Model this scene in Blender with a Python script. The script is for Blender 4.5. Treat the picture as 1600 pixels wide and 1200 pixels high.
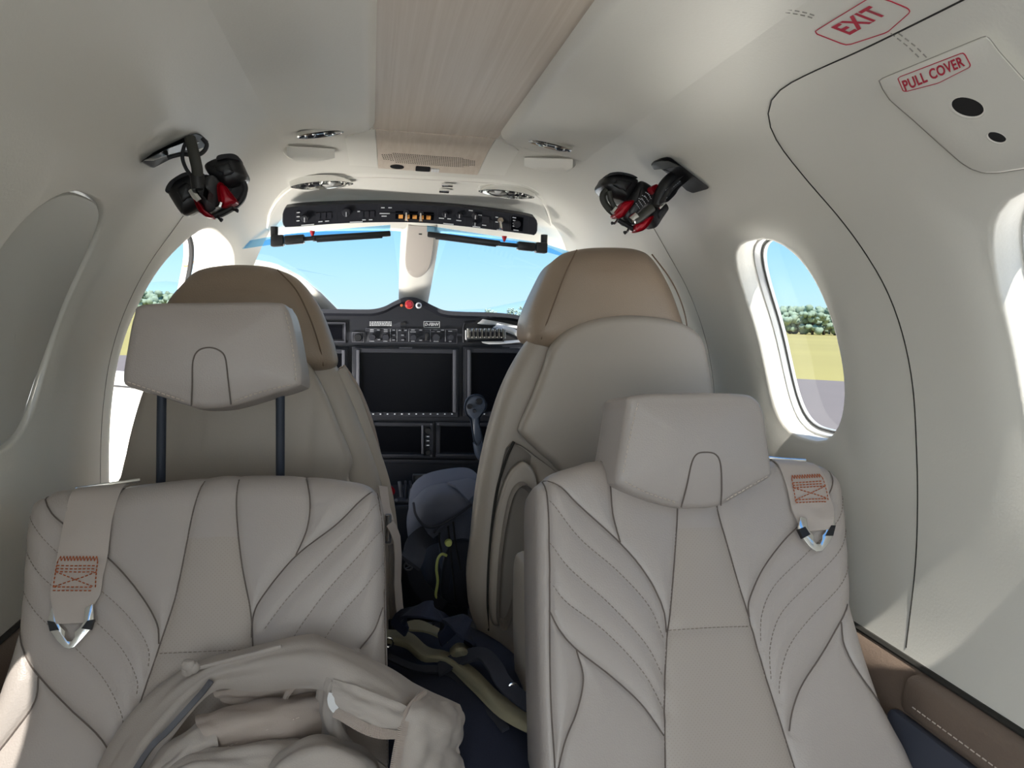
import bpy, bmesh, math, random
import numpy as np
from mathutils import Vector, Matrix
random.seed(4)
for o in list(bpy.data.objects): bpy.data.objects.remove(o)
SC = bpy.context.scene
COL = SC.collection
V = Vector
PI = math.pi

# ------------------------------------------------------------------ camera
# cabin frame: X to starboard, Y forward, Z up; the eye is the height datum
FPX = 1142.0
YAW, PITCH, ROLL = math.radians(11.015), math.radians(-5.171), math.radians(1.718)
EYE = np.array([-0.13, 0.0, 0.0])
_f = np.array([math.sin(YAW)*math.cos(PITCH), math.cos(YAW)*math.cos(PITCH), math.sin(PITCH)])
_r0 = np.array([math.cos(YAW), -math.sin(YAW), 0.0]); _u0 = np.cross(_r0, _f)
_r = _r0*math.cos(ROLL)+_u0*math.sin(ROLL); _u = -_r0*math.sin(ROLL)+_u0*math.cos(ROLL)
camd = bpy.data.cameras.new('camera'); cam = bpy.data.objects.new('camera', camd); COL.objects.link(cam)
camd.sensor_width = 36.0; camd.lens = 36.0*FPX/1600.0; camd.clip_start = 0.02; camd.clip_end = 6000
cam.matrix_world = Matrix(((_r[0], _u[0], -_f[0], EYE[0]), (_r[1], _u[1], -_f[1], EYE[1]), (_r[2], _u[2], -_f[2], EYE[2]), (0, 0, 0, 1)))
SC.camera = cam

# ------------------------------------------------------------------ light
SC.view_settings.view_transform = 'Standard'; SC.view_settings.look = 'None'
SC.view_settings.gamma = 1.0; SC.view_settings.use_curve_mapping = False
SC.view_settings.exposure = 0.55
world = bpy.data.worlds.new('sky'); SC.world = world; world.use_nodes = True
_n = world.node_tree.nodes; _l = world.node_tree.links; _n.clear()
_out = _n.new('ShaderNodeOutputWorld'); _bg = _n.new('ShaderNodeBackground'); _bg.inputs['Strength'].default_value = 0.80
_tc = _n.new('ShaderNodeTexCoord'); _sp = _n.new('ShaderNodeSeparateXYZ'); _cr = _n.new('ShaderNodeValToRGB')
_l.new(_tc.outputs['Generated'], _sp.inputs[0]); _l.new(_sp.outputs['Z'], _cr.inputs[0]); _l.new(_cr.outputs['Color'], _bg.inputs['Color']); _l.new(_bg.outputs[0], _out.inputs[0])
_e = _cr.color_ramp.elements
_e[0].position = 0.0; _e[0].color = (0.62, 0.86, 1.0, 1)
_e[1].position = 1.0; _e[1].color = (0.10, 0.30, 0.78, 1)
for _p, _c in ((0.05, (0.50, 0.82, 1.0, 1)), (0.14, (0.26, 0.64, 1.0, 1)), (0.35, (0.18, 0.48, 0.95, 1))):
    _k = _e.new(_p); _k.color = _c
SUN_TO = V((-0.045, -0.47, 0.80)).normalized()
sund = bpy.data.lights.new('sun', 'SUN'); sund.energy = 4.6; sund.angle = math.radians(0.55); sund.color = (1.0, 0.95, 0.87)
sun = bpy.data.objects.new('sun', sund); COL.objects.link(sun); sun.rotation_euler = SUN_TO.to_track_quat('Z', 'Y').to_euler()
# added fill lamp at the cabin door opening behind the camera
doord = bpy.data.lights.new('door_fill', 'AREA'); doord.shape = 'RECTANGLE'; doord.size = 0.9; doord.size_y = 1.0
doord.energy = 13.0; doord.color = (0.90, 0.96, 1.0)
doorl = bpy.data.objects.new('door_fill', doord); COL.objects.link(doorl); doorl.location = (-0.72, -0.95, -0.05)
doorl.rotation_euler = V((-1.0, -0.25, 0.05)).to_track_quat('Z', 'Y').to_euler()
# added broad soft fill lamp in the rear cabin, aimed forward
aftd = bpy.data.lights.new('aft_fill', 'AREA'); aftd.shape = 'RECTANGLE'; aftd.size = 1.0; aftd.size_y = 0.8
aftd.energy = 4.3; aftd.color = (0.84, 0.93, 1.0)
aftl = bpy.data.objects.new('aft_fill', aftd); COL.objects.link(aftl); aftl.location = (0.0, -1.6, 0.0)
aftl.rotation_euler = V((0, -1.0, 0)).to_track_quat('Z', 'Y').to_euler()

# added fill lamps over the wings, boosting their bounce onto the ceiling
for _s in (-1, 1):
    wd = bpy.data.lights.new('wing_fill', 'AREA'); wd.shape = 'RECTANGLE'; wd.size = 1.6; wd.size_y = 1.3; wd.energy = 26.0; wd.color = (1.0, 0.93, 0.85)
    wl = bpy.data.objects.new('wing_fill', wd); COL.objects.link(wl); wl.location = (_s*1.5, .75, -.78); wl.rotation_euler = V((_s*.55, 0, -.83)).to_track_quat('Z', 'Y').to_euler()
# added fill lamps outside, aimed through the cockpit side openings at the console
for _s, _w, _y in ((-1, 32.0, 1.45), (1, 38.0, 1.60)):
    wd = bpy.data.lights.new('apron_fill', 'AREA'); wd.shape = 'RECTANGLE'; wd.size = 0.35; wd.size_y = 0.35; wd.energy = _w; wd.color = (1.0, 0.97, 0.91)
    wl = bpy.data.objects.new('apron_fill', wd); COL.objects.link(wl); wl.location = (_s*1.0, _y, -.62); wl.rotation_euler = V((_s*.62, -.2, -.78)).to_track_quat('Z', 'Y').to_euler()
# added fill lamp above the cowling, out of view, to brighten the cockpit
cowld = bpy.data.lights.new('cowling_fill', 'AREA'); cowld.shape = 'RECTANGLE'; cowld.size = 0.8; cowld.size_y = 0.6
cowld.energy = 10.0; cowld.color = (1.0, 0.98, 0.95)
cowll = bpy.data.objects.new('cowling_fill', cowld); COL.objects.link(cowll); cowll.location = (0.0, 3.2, -0.165)
cowll.rotation_euler = V((0, 0.80, -0.60)).to_track_quat('Z', 'Y').to_euler()

# ------------------------------------------------------------------ pixel helpers (1600 x 1200 frame)
def ray(px, py): return _f+_r*((px-800)/FPX)+_u*((600-py)/FPX)
def atY(px, py, Y): d = ray(px, py); return EYE+d*((Y-EYE[1])/d[1])
def atX(px, py, X): d = ray(px, py); return EYE+d*((X-EYE[0])/d[0])
def atZ(px, py, Z): d = ray(px, py); return EYE+d*((Z-EYE[2])/d[2])
def atPlane(px, py, P, N):
    d = ray(px, py); t = np.dot(np.array(P)-EYE, N)/np.dot(d, N); return EYE+d*t

# ------------------------------------------------------------------ materials
def mat(name, col, rough=0.5, metal=0.0, noise=None, bump=None, spec=0.5, var=0.06, emit=None, coords='Object', stretch=(1, 1, 1), coat=0.0):
    m = bpy.data.materials.new(name); m.use_nodes = True; nt = m.node_tree; b = nt.nodes['Principled BSDF']
    b.inputs['Base Color'].default_value = (*col, 1); b.inputs['Roughness'].default_value = rough; b.inputs['Metallic'].default_value = metal
    b.inputs['Specular IOR Level'].default_value = spec; b.inputs['Coat Weight'].default_value = coat
    tc = nt.nodes.new('ShaderNodeTexCoord'); mp = nt.nodes.new('ShaderNodeMapping'); mp.inputs['Scale'].default_value = stretch
    nt.links.new(tc.outputs[coords], mp.inputs[0])
    if noise:
        nz = nt.nodes.new('ShaderNodeTexNoise'); nz.inputs['Scale'].default_value = noise; nz.inputs['Detail'].default_value = 5
        nt.links.new(mp.outputs[0], nz.inputs['Vector'])
        mx = nt.nodes.new('ShaderNodeMix'); mx.data_type = 'RGBA'
        mx.inputs['A'].default_value = (*[max(0, c*(1-var)) for c in col], 1); mx.inputs['B'].default_value = (*[min(1, c*(1+var)) for c in col], 1)
        nt.links.new(nz.outputs['Fac'], mx.inputs['Factor']); nt.links.new(mx.outputs['Result'], b.inputs['Base Color'])
    if bump:
        kind, scale, dist = bump
        if kind == 'v':
            t = nt.nodes.new('ShaderNodeTexVoronoi'); t.inputs['Scale'].default_value = scale; o = t.outputs['Distance']
        else:
            t = nt.nodes.new('ShaderNodeTexNoise'); t.inputs['Scale'].default_value = scale; t.inputs['Detail'].default_value = 4; o = t.outputs['Fac']
        nt.links.new(mp.outputs[0], t.inputs['Vector'])
        bp = nt.nodes.new('ShaderNodeBump'); bp.inputs['Strength'].default_value = 0.35; bp.inputs['Distance'].default_value = dist
        nt.links.new(o, bp.inputs['Height']); nt.links.new(bp.outputs[0], b.inputs['Normal'])
    if emit:
        b.inputs['Emission Color'].default_value = (*emit[:3], 1); b.inputs['Emission Strength'].default_value = emit[3]
    return m
def srgb(r, g, b):
    f = lambda c: (c/255/12.92) if c/255 <= 0.04045 else ((c/255+0.055)/1.055)**2.4
    return (f(r), f(g), f(b))
def wood_mat():
    m = mat('pale_walnut_veneer', srgb(186, 164, 146), 0.5); nt = m.node_tree; b = nt.nodes['Principled BSDF']
    tc = nt.nodes.new('ShaderNodeTexCoord'); mp = nt.nodes.new('ShaderNodeMapping'); mp.inputs['Scale'].default_value = (95, 1.3, 95)
    nz = nt.nodes.new('ShaderNodeTexNoise'); nz.inputs['Scale'].default_value = 1.0; nz.inputs['Detail'].default_value = 8; nz.inputs['Roughness'].default_value = 0.7; nz.inputs['Distortion'].default_value = 0.6
    cr = nt.nodes.new('ShaderNodeValToRGB'); e = cr.color_ramp.elements
    e[0].position = 0.25; e[0].color = (*srgb(203, 188, 171), 1); e[1].position = 0.75; e[1].color = (*srgb(222, 210, 196), 1)
    nt.links.new(tc.outputs['Object'], mp.inputs[0]); nt.links.new(mp.outputs[0], nz.inputs['Vector']); nt.links.new(nz.outputs['Fac'], cr.inputs[0]); nt.links.new(cr.outputs[0], b.inputs['Base Color'])
    return m
def glass_mat(name, tint, refl=0.05):
    m = bpy.data.materials.new(name); m.use_nodes = True; nt = m.node_tree; nt.nodes.clear()
    o = nt.nodes.new('ShaderNodeOutputMaterial'); t = nt.nodes.new('ShaderNodeBsdfTransparent'); g = nt.nodes.new('ShaderNodeBsdfGlossy')
    g.inputs['Roughness'].default_value = 0.03; t.inputs[0].default_value = (*tint, 1)
    lw = nt.nodes.new('ShaderNodeLayerWeight'); lw.inputs['Blend'].default_value = 0.25
    pw = nt.nodes.new('ShaderNodeMath'); pw.operation = 'POWER'; pw.inputs[1].default_value = 4.0; nt.links.new(lw.outputs['Facing'], pw.inputs[0])
    fr = nt.nodes.new('ShaderNodeMath'); fr.operation = 'MULTIPLY_ADD'; fr.inputs[1].default_value = 0.5; fr.inputs[2].default_value = refl; nt.links.new(pw.outputs[0], fr.inputs[0])
    x = nt.nodes.new('ShaderNodeMixShader'); nt.links.new(fr.outputs[0], x.inputs[0]); nt.links.new(t.outputs[0], x.inputs[1]); nt.links.new(g.outputs[0], x.inputs[2]); nt.links.new(x.outputs[0], o.inputs[0])
    return m
M = {}
M['liner'] = mat('cream_headliner', srgb(226, 223, 214), 0.55, noise=3, var=0.02, bump=('n', 260, 0.0006))
M['liner_white'] = mat('cream_moulding', srgb(234, 231, 222), 0.4, noise=4, var=0.02)
M['rim'] = mat('window_frame_grey', srgb(205, 205, 203), 0.3, noise=20, var=0.05)
M['seal'] = mat('black_rubber', srgb(24, 24, 26), 0.6, noise=40)
M['gap_light'] = mat('soft_grey_joint', srgb(150, 146, 138), 0.8, noise=40)
M['gap'] = mat('dark_joint', srgb(46, 44, 40), 0.9, noise=40)
M['leather'] = mat('beige_leather', srgb(177, 168, 162), 0.40, noise=6, var=0.03, bump=('v', 420, 0.0006))
M['leather_perf'] = mat('perforated_beige_leather', srgb(176, 166, 157), 0.45, noise=6, var=0.03, bump=('v', 240, 0.0015))
M['leather_dark'] = mat('tan_leather_of_crew_headrests', srgb(156, 138, 120), 0.42, noise=6, var=0.03, bump=('v', 420, 0.0006))
M['leather_back'] = mat('taupe_seat_back', srgb(170, 160, 148), 0.45, noise=5, var=0.03, bump=('n', 300, 0.0005))
M['grey_trim'] = mat('warm_grey_seat_plastic', srgb(132, 124, 116), 0.5, noise=6, var=0.03, bump=('n', 300, 0.0004))
M['stitch'] = mat('beige_thread', srgb(206, 194, 182), 0.8, noise=60)
M['stitch_dark'] = mat('dark_beige_thread', srgb(140, 129, 120), 0.8, noise=60)  # darker beige thread for the backrest stitching
M['seam'] = mat('seam_cord', srgb(108, 98, 92), 0.8, noise=60)
M['web'] = mat('taupe_webbing', srgb(188, 177, 169), 0.6, noise=8, var=0.04, bump=('n', 500, 0.0006), stretch=(1, 1, 6))
M['rust'] = mat('rust_thread', srgb(176, 92, 50), 0.8, noise=60)
M['chrome'] = mat('polished_steel', (0.82, 0.82, 0.80), 0.12, 1.0, noise=10, var=0.03)
M['black'] = mat('black_plastic', srgb(26, 26, 28), 0.4, noise=20)
M['black_soft'] = mat('soft_black_rubber', srgb(30, 30, 34), 0.65, noise=20, var=0.15)
M['panel_black'] = mat('blue_black_panel_paint', srgb(28, 30, 38), 0.5, noise=12, var=0.1, bump=('n', 600, 0.0002))
M['screen'] = mat('unlit_display_glass', srgb(6, 7, 12), 0.30, noise=5, spec=0.12)
M['bezel'] = mat('graphite_bezel', srgb(40, 41, 48), 0.45, noise=14, var=0.1)
M['white_ink'] = mat('white_print', srgb(212, 214, 218), 0.6, noise=80, var=0.05)
M['red_ink'] = mat('red_print', srgb(190, 48, 70), 0.6, noise=80, var=0.05)
M['red'] = mat('red_plastic', srgb(176, 16, 36), 0.35, noise=20, var=0.08)
M['amber'] = mat('amber_lamp_cap', srgb(240, 170, 90), 0.4, noise=30)
M['grey_mask'] = mat('charcoal_moulding', srgb(72, 72, 74), 0.5, noise=20, var=0.1)
M['wood'] = wood_mat()
M['glass'] = glass_mat('window_acrylic', (0.97, 0.985, 0.99))
M['glass_tint'] = glass_mat('blue_tinted_visor_acrylic', (0.55, 0.80, 0.97))
M['shade'] = mat('pale_grey_window_blind', srgb(206, 205, 198), 0.5, noise=3, var=0.02)
M['carpet'] = mat('taupe_carpet', srgb(96, 88, 80), 0.95, noise=300, var=0.25, bump=('n', 500, 0.003))
M['ledge'] = mat('taupe_side_ledge', srgb(120, 104, 92), 0.5, noise=10, var=0.06, bump=('v', 320, 0.0008))
M['navy_panel'] = mat('slate_side_pocket', srgb(70, 74, 88), 0.7, noise=20, var=0.08)
M['cloth'] = mat('greige_jersey_cloth', srgb(178, 169, 161), 0.9, noise=9, var=0.06, bump=('n', 700, 0.0012))
M['cloth_in'] = mat('pinkish_inner_cloth', srgb(180, 167, 157), 0.9, noise=9, var=0.07, bump=('n', 700, 0.0012))
M['zip'] = mat('dark_zip_teeth', srgb(48, 46, 48), 0.4, noise=40)
M['pack'] = mat('slate_blue_canvas', srgb(76, 79, 92), 0.85, noise=14, var=0.15, bump=('n', 500, 0.0012))
M['pack_dark'] = mat('dark_pack_webbing', srgb(38, 40, 50), 0.85, noise=20, var=0.15, bump=('n', 500, 0.001))
M['lime'] = mat('lime_reflective_piping', srgb(196, 204, 120), 0.6, noise=30)
M['duffel'] = mat('navy_canvas', srgb(26, 32, 52), 0.9, noise=12, var=0.2, bump=('n', 400, 0.0015))
M['olive'] = mat('olive_canvas', srgb(128, 122, 100), 0.9, noise=12, var=0.12, bump=('n', 400, 0.0015))
M['paper'] = mat('white_paper', srgb(226, 226, 226), 0.8, noise=10, var=0.03)
M['ivory'] = mat('ivory_moulding', srgb(236, 232, 224), 0.35, noise=6, var=0.02)
M['tarmac'] = mat('grey_tarmac', srgb(128, 116, 108), 0.9, noise=0.6, var=0.08)
M['grass'] = mat('dry_grass', srgb(168, 154, 88), 0.95, noise=0.05, var=0.2, stretch=(0.25, 1, 1))
M['leaf'] = mat('hazed_foliage', srgb(146, 164, 142), 0.95, noise=0.6, var=0.35)  # leaf colour lightened and greyed to paint in distance haze
M['leaf_far'] = mat('hazy_far_foliage', srgb(172, 192, 186), 0.95, noise=0.6, var=0.15)  # stronger distance haze put into the leaf colour
M['hill'] = mat('hazy_hill', srgb(140, 172, 190), 1.0, noise=0.01, var=0.08)  # blue distance haze put into the base colour
M['bark'] = mat('bark', srgb(90, 76, 60), 0.95, noise=3, var=0.2)
M['blue_paint'] = mat('blue_car_paint', srgb(60, 110, 200), 0.3, noise=2)
M['rope'] = mat('ginger_strap', srgb(200, 150, 100), 0.8, noise=60, var=0.2)

# ------------------------------------------------------------------ object helpers
def tag(o, label=None, cat=None, group=None, kind=None):
    if label: o['label'] = label
    if cat: o['category'] = cat
    if group: o['group'] = group
    if kind: o['kind'] = kind
    return o
def thing(name, label, cat, loc=(0, 0, 0), group=None):
    o = bpy.data.objects.new(name, None); o.empty_display_size = 0.02; COL.objects.link(o); o.location = loc
    return tag(o, label, cat, group)
def link(name, me, m, parent=None, smooth=True, label=None):
    if m is not None:
        me.materials.clear()
        for k in (m if isinstance(m, (list, tuple)) else [m]): me.materials.append(M[k] if isinstance(k, str) else k)
    if smooth: me.shade_smooth()
    o = bpy.data.objects.new(name, me); COL.objects.link(o)
    if parent is not None:
        o.parent = parent
        off = parent_world(parent); o.location = (-off[0], -off[1], -off[2])
    if label: o['label'] = label
    return o
def parent_world(p):
    w = V(p.location); q = p.parent
    while q is not None: w = w+V(q.location); q = q.parent
    return w
def mesh(vs, fs, recalc=True):
    me = bpy.data.meshes.new('m'); me.from_pydata([tuple(map(float, v)) for v in vs], [], fs); me.update()
    if recalc:
        bm = bmesh.new(); bm.from_mesh(me); bmesh.ops.recalc_face_normals(bm, faces=bm.faces); bm.to_mesh(me); bm.free()
    return me
def mesh_sharp(vs, fs, ang=35):
    me = mesh(vs, fs); sharp_by_angle(me, ang); return me
def sharp_by_angle(me, ang):
    me.shade_smooth(); bm = bmesh.new(); bm.from_mesh(me); a = math.radians(ang)
    for e in bm.edges:
        if len(e.link_faces) == 2 and e.calc_face_angle(0) > a: e.smooth = False
    bm.to_mesh(me); bm.free()
class MB:
    """collects simple solids into one mesh"""
    def __init__(s): s.v = []; s.f = []
    def add(s, vs, fs):
        k = len(s.v); s.v += [tuple(map(float, v)) for v in vs]; s.f += [tuple(i+k for i in f) for f in fs]; return s
    def box(s, c, d, R=None):
        c = np.array(c, float); vs = []
        for x in (-.5, .5):
            for y in (-.5, .5):
                for z in (-.5, .5):
                    p = np.array([x*d[0], y*d[1], z*d[2]]); vs.append(c+(R@p if R is not None else p))
        return s.add(vs, [(0, 1, 3, 2), (4, 6, 7, 5), (0, 4, 5, 1), (2, 3, 7, 6), (0, 2, 6, 4), (1, 5, 7, 3)])
    def tube(s, pts, r, n=8, closed=False, flat=None, up=None):
        pts = [np.array(p, float) for p in pts]; N = len(pts); rings = []
        prev = None
        for i, p in enumerate(pts):
            a = pts[(i-1) % N] if (closed or i > 0) else p; b = pts[(i+1) % N] if (closed or i < N-1) else p
            t = b-a; t = t/(np.linalg.norm(t)+1e-12)
            if prev is None:
                ref = np.array(up if up is not None else ([0, 0, 1.] if abs(t[2]) < .9 else [1., 0, 0]), float); x = np.cross(t, ref)
            else: x = prev-t*np.dot(prev, t)
            x /= (np.linalg.norm(x)+1e-12); prev = x; y = np.cross(t, x)
            rr = r[i] if hasattr(r, '__len__') else r
            rx, ry = (rr, rr) if flat is None else (rr*flat[0], rr*flat[1])
            rings.append([p+x*rx*math.cos(2*PI*k/n)+y*ry*math.sin(2*PI*k/n) for k in range(n)])
        vs = [v for R in rings for v in R]; fs = []
        for i in range(N if closed else N-1):
            j = (i+1) % N
            for k in range(n): fs.append((i*n+k, i*n+(k+1) % n, j*n+(k+1) % n, j*n+k))
        if not closed: fs += [tuple(range(n))[::-1], tuple((N-1)*n+k for k in range(n))]
        return s.add(vs, fs)
    def ribbon(s, pts, wid, th, up):
        """flat strap along pts; up = normal per point or one vector"""
        N = len(pts); pts = [np.array(p, float) for p in pts]; vs = []
        for i, p in enumerate(pts):
            t = pts[min(i+1, N-1)]-pts[max(i-1, 0)]; t /= np.linalg.norm(t)+1e-12
            n = np.array(up[i] if hasattr(up[0], '__len__') else up, float); b = np.cross(t, n); b /= np.linalg.norm(b)+1e-12; n = np.cross(b, t)
            w = wid[i] if hasattr(wid, '__len__') else wid
            vs += [p-b*w/2-n*th/2, p+b*w/2-n*th/2, p+b*w/2+n*th/2, p-b*w/2+n*th/2]
        fs = [(3, 2, 1, 0), tuple((N-1)*4+k for k in range(4))]
        for i in range(N-1):
            for k in range(4): fs.append((i*4+k, i*4+(k+1) % 4, i*4+4+(k+1) % 4, i*4+4+k))
        return s.add(vs, fs)
    def cyl(s, a, b, r, n=14, r2=None): return s.tube([a, b], [r, r if r2 is None else r2], n)
    def ball(s, c, r, n=10):
        rr = r if hasattr(r, '__len__') else (r, r, r); vs = [np.array(c)+np.array([0, 0, rr[2]])]; fs = []
        for i in range(1, n):
            for k in range(2*n):
                a = PI*i/n; b = PI*k/n; vs.append(np.array(c)+np.array([rr[0]*math.sin(a)*math.cos(b), rr[1]*math.sin(a)*math.sin(b), rr[2]*math.cos(a)]))
        vs.append(np.array(c)-np.array([0, 0, rr[2]])); m = 2*n
        for k in range(m):
            fs.append((0, 1+k, 1+(k+1) % m)); fs.append((len(vs)-1, 1+(n-2)*m+(k+1) % m, 1+(n-2)*m+k))
            for i in range(n-2): fs.append((1+i*m+k, 1+(i+1)*m+k, 1+(i+1)*m+(k+1) % m, 1+i*m+(k+1) % m))
        return s.add(vs, fs)
    def rings(s, rings, cap0=True, cap1=True, closed=True):
        n = len(rings[0]); vs = [v for R in rings for v in R]; fs = []
        for i in range(len(rings)-1):
            for k in range(n if closed else n-1): fs.append((i*n+k, i*n+(k+1) % n, (i+1)*n+(k+1) % n, (i+1)*n+k))
        if cap0: fs.append(tuple(range(n))[::-1])
        if cap1: fs.append(tuple((len(rings)-1)*n+k for k in range(n)))
        return s.add(vs, fs)
    def obj(s, name, m, parent=None, ang=35, label=None, bevel=0.0):
        me = mesh(s.v, s.f)
        if bevel:
            bm = bmesh.new(); bm.from_mesh(me)
            ed = [e for e in bm.edges if len(e.link_faces) == 2 and e.calc_face_angle(0) > math.radians(40)]
            bmesh.ops.bevel(bm, geom=ed, offset=bevel, segments=2, profile=0.5, affect='EDGES', clamp_overlap=True); bm.to_mesh(me); bm.free()
        sharp_by_angle(me, ang)
        return link(name, me, m, parent, smooth=False, label=label)
def crom(pts, n=8, closed=False):
    """Catmull-Rom through points"""
    P = [np.array(p, float) for p in pts]; N = len(P); out = []
    for i in range(N if closed else N-1):
        p0 = P[(i-1) % N] if (closed or i > 0) else 2*P[0]-P[1]; p1 = P[i]; p2 = P[(i+1) % N]
        p3 = P[(i+2) % N] if (closed or i < N-2) else 2*P[-1]-P[-2]
        for k in range(n):
            t = k/n; out.append(0.5*((2*p1)+(-p0+p2)*t+(2*p0-5*p1+4*p2-p3)*t*t+(-p0+3*p1-3*p2+p3)*t**3))
    if not closed: out.append(P[-1])
    return out
def resample(pts, n, closed=False):
    P = np.array(pts, float)
    if closed: P = np.vstack([P, P[:1]])
    d = np.r_[0, np.cumsum(np.linalg.norm(np.diff(P, axis=0), axis=1))]
    t = np.linspace(0, d[-1], n+1)[:-1] if closed else np.linspace(0, d[-1], n)
    return np.stack([np.interp(t, d, P[:, k]) for k in range(P.shape[1])], axis=1)
def frame(P, U, Vv):
    """local plane: origin, axis u, axis v, normal towards the eye"""
    P = np.array(P, float); U = np.array(U, float); U /= np.linalg.norm(U); W = np.array(Vv, float); W = W-U*np.dot(U, W); W /= np.linalg.norm(W)
    N = np.cross(U, W)
    if np.dot(N, EYE-P) < 0: N = -N
    return P, U, W, N
def loc(fr, u, v, n=0.0): return fr[0]+fr[1]*u+fr[2]*v+fr[3]*n
def px2loc(fr, px, py):
    q = atPlane(px, py, fr[0], fr[3])-fr[0]; return np.array([q@fr[1], q@fr[2]])
def inflate(fr, outline, front, back, edge=0.012, rows=7, n=96, fn=None, power=2.4, closed_curve=True):
    """cushion: outline (u,v) in plane fr; domed to +front, flat/domed to -back; returns MB"""
    ol = resample(outline, n, closed=True); c = ol.mean(0); mb = MB(); rings = []
    prof = []
    for i in range(rows+1):                                        # back dome, centre -> rim
        s = 0.02+(1-0.02)*(i/rows)**0.7; prof.append((s, -back*(1-s**power)**(1/power) if s < 1 else 0.0))
    for i in range(rows+1):
        s = 1-(1-0.02)*(i/rows)**1.6; prof.append((s, front*(max(0, 1-s**power))**(1/power)))
    for s, h in prof:
        R = []
        for p in ol:
            q = c+(p-c)*s; z = h+(fn(q[0], q[1]) if fn and h > 0 else 0); R.append(loc(fr, q[0], q[1], z))
        rings.append(R)
    return mb.rings(rings)
def plate(fr, outline, d0, d1, n=None):
    """straight-sided slab between depths d0 and d1 along the plane normal"""
    ol = outline if n is None else resample(outline, n, True)
    return MB().rings([[loc(fr, p[0], p[1], d0) for p in ol], [loc(fr, p[0], p[1], d1) for p in ol]])
def rrect(w, h, r, n=5, c=(0, 0)):
    o = []
    for sx, sy, a in ((1, 1, 0), (-1, 1, PI/2), (-1, -1, PI), (1, -1, 3*PI/2)):
        for k in range(n+1):
            t = a+PI/2*k/n; o.append((c[0]+sx*(w/2-r)+r*math.cos(t), c[1]+sy*(h/2-r)+r*math.sin(t)))
    return o
def ellipse(a, b, n=28, c=(0, 0)): return [(c[0]+a*math.cos(2*PI*k/n), c[1]+b*math.sin(2*PI*k/n)) for k in range(n)]
def sheet(ctrl, nu=8, nv=8, th=0.004, wrinkle=0.0, seed=0, wl=9.0):
    """cloth: rows of 3D control points -> smooth two-sided sheet of thickness th"""
    rows = [crom(r, nu) for r in ctrl]; cols = list(zip(*rows)); G = np.array([crom(c, nv) for c in cols]).transpose(1, 0, 2)
    a, b = G.shape[:2]
    du = np.gradient(G, axis=1); dv = np.gradient(G, axis=0); Nn = np.cross(du, dv); Nn /= np.linalg.norm(Nn, axis=2, keepdims=True)+1e-12
    if wrinkle:
        rs = np.random.RandomState(seed); I, J = np.meshgrid(np.linspace(0, 1, a), np.linspace(0, 1, b), indexing='ij'); w = np.zeros((a, b))
        for k in range(9):
            th_ = rs.uniform(0, PI); f = wl*rs.uniform(.6, 1.6); w += (1.5-2.4*np.abs(np.sin(f*(I*math.cos(th_)+J*math.sin(th_))+rs.uniform(0, 6)+.8*np.sin(3*I+4*J+k))))*rs.uniform(.3, 1)/f*wl
        G = G+Nn*(w/4*wrinkle)[:, :, None]
    A = (G+Nn*th/2).reshape(-1, 3); B = (G-Nn*th/2).reshape(-1, 3); k = a*b; fs = []
    for i in range(a-1):
        for j in range(b-1):
            p = i*b+j; fs += [(p, p+1, p+b+1, p+b), (k+p, k+p+b, k+p+b+1, k+p+1)]
    for i in range(a-1):
        for j, s in ((0, 1), (b-1, -1)):
            p = i*b+j; fs.append((p, p+b, k+p+b, k+p)[::s])
    for j in range(b-1):
        for i, s in ((0, -1), (a-1, 1)):
            p = i*b+j; fs.append((p, p+1, k+p+1, k+p)[::s])
    return MB().add(list(A)+list(B), fs), G
def text_mesh(s, size, to_world, extrude=0.0006, bold=0.022, align='CENTER', width=None):
    """flat print: returns mesh of letters mapped by to_world(x, y, depth)"""
    cu = bpy.data.curves.new('t', 'FONT'); cu.body = s; cu.size = size; cu.align_x = align; cu.align_y = 'CENTER'; cu.extrude = extrude; cu.resolution_u = 3; cu.space_character = 1.0+2.2*bold
    if bold: cu.offset = size*bold
    ob = bpy.data.objects.new('t', cu); COL.objects.link(ob); dg = bpy.context.evaluated_depsgraph_get(); dg.update()
    me = bpy.data.meshes.new_from_object(ob.evaluated_get(dg)); bpy.data.objects.remove(ob)
    xs = [v.co.x for v in me.vertices]
    k = 1.0 if width is None or not xs else width/(max(xs)-min(xs))
    for v in me.vertices: v.co = V(to_world(v.co.x*k, v.co.y, v.co.z))
    return me
def smooth01(t): t = min(1, max(0, t)); return t*t*(3-2*t)

# ------------------------------------------------------------------ cabin shell
CZ = -0.15
HALF = [(0, .368), (.13, .368), (.22, .362), (.29, .345), (.345, .322), (.395, .288), (.45, .228), (.506, .148), (.552, .078), (.590, .0), (.615, -.075), (.630, -.15), (.640, -.25), (.643, -.36), (.640, -.45), (.622, -.56), (.59, -.66), (.55, -.76), (.50, -.86)]
_hp = np.array(crom(HALF, 6)); _ph = np.arctan2(_hp[:, 1]-CZ, _hp[:, 0]); _rr = np.hypot(_hp[:, 0], _hp[:, 1]-CZ)
_o = np.argsort(_ph); _ph = _ph[_o]; _rr = _rr[_o]
PHI0 = float(_ph[0])                                                # floor edge, starboard
def prof(phi):
    p = phi if phi <= PI/2 else PI-phi
    return float(np.interp(p, _ph, _rr))
def kz(y): return 1.0 if y < 1.48 else 1.0-0.27*smooth01((y-1.48)/0.75)*1.0-0.0
def kx(y): return 1.0 if y < 1.48 else 1.0-0.09*smooth01((y-1.48)/0.75)
def S(y, phi, off=0.0):
    r = prof(phi)-off; x = r*math.cos(phi)*kx(y); z = r*math.sin(phi)
    return np.array([x, y, CZ+(z*kz(y) if z > 0 else z)])
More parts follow.
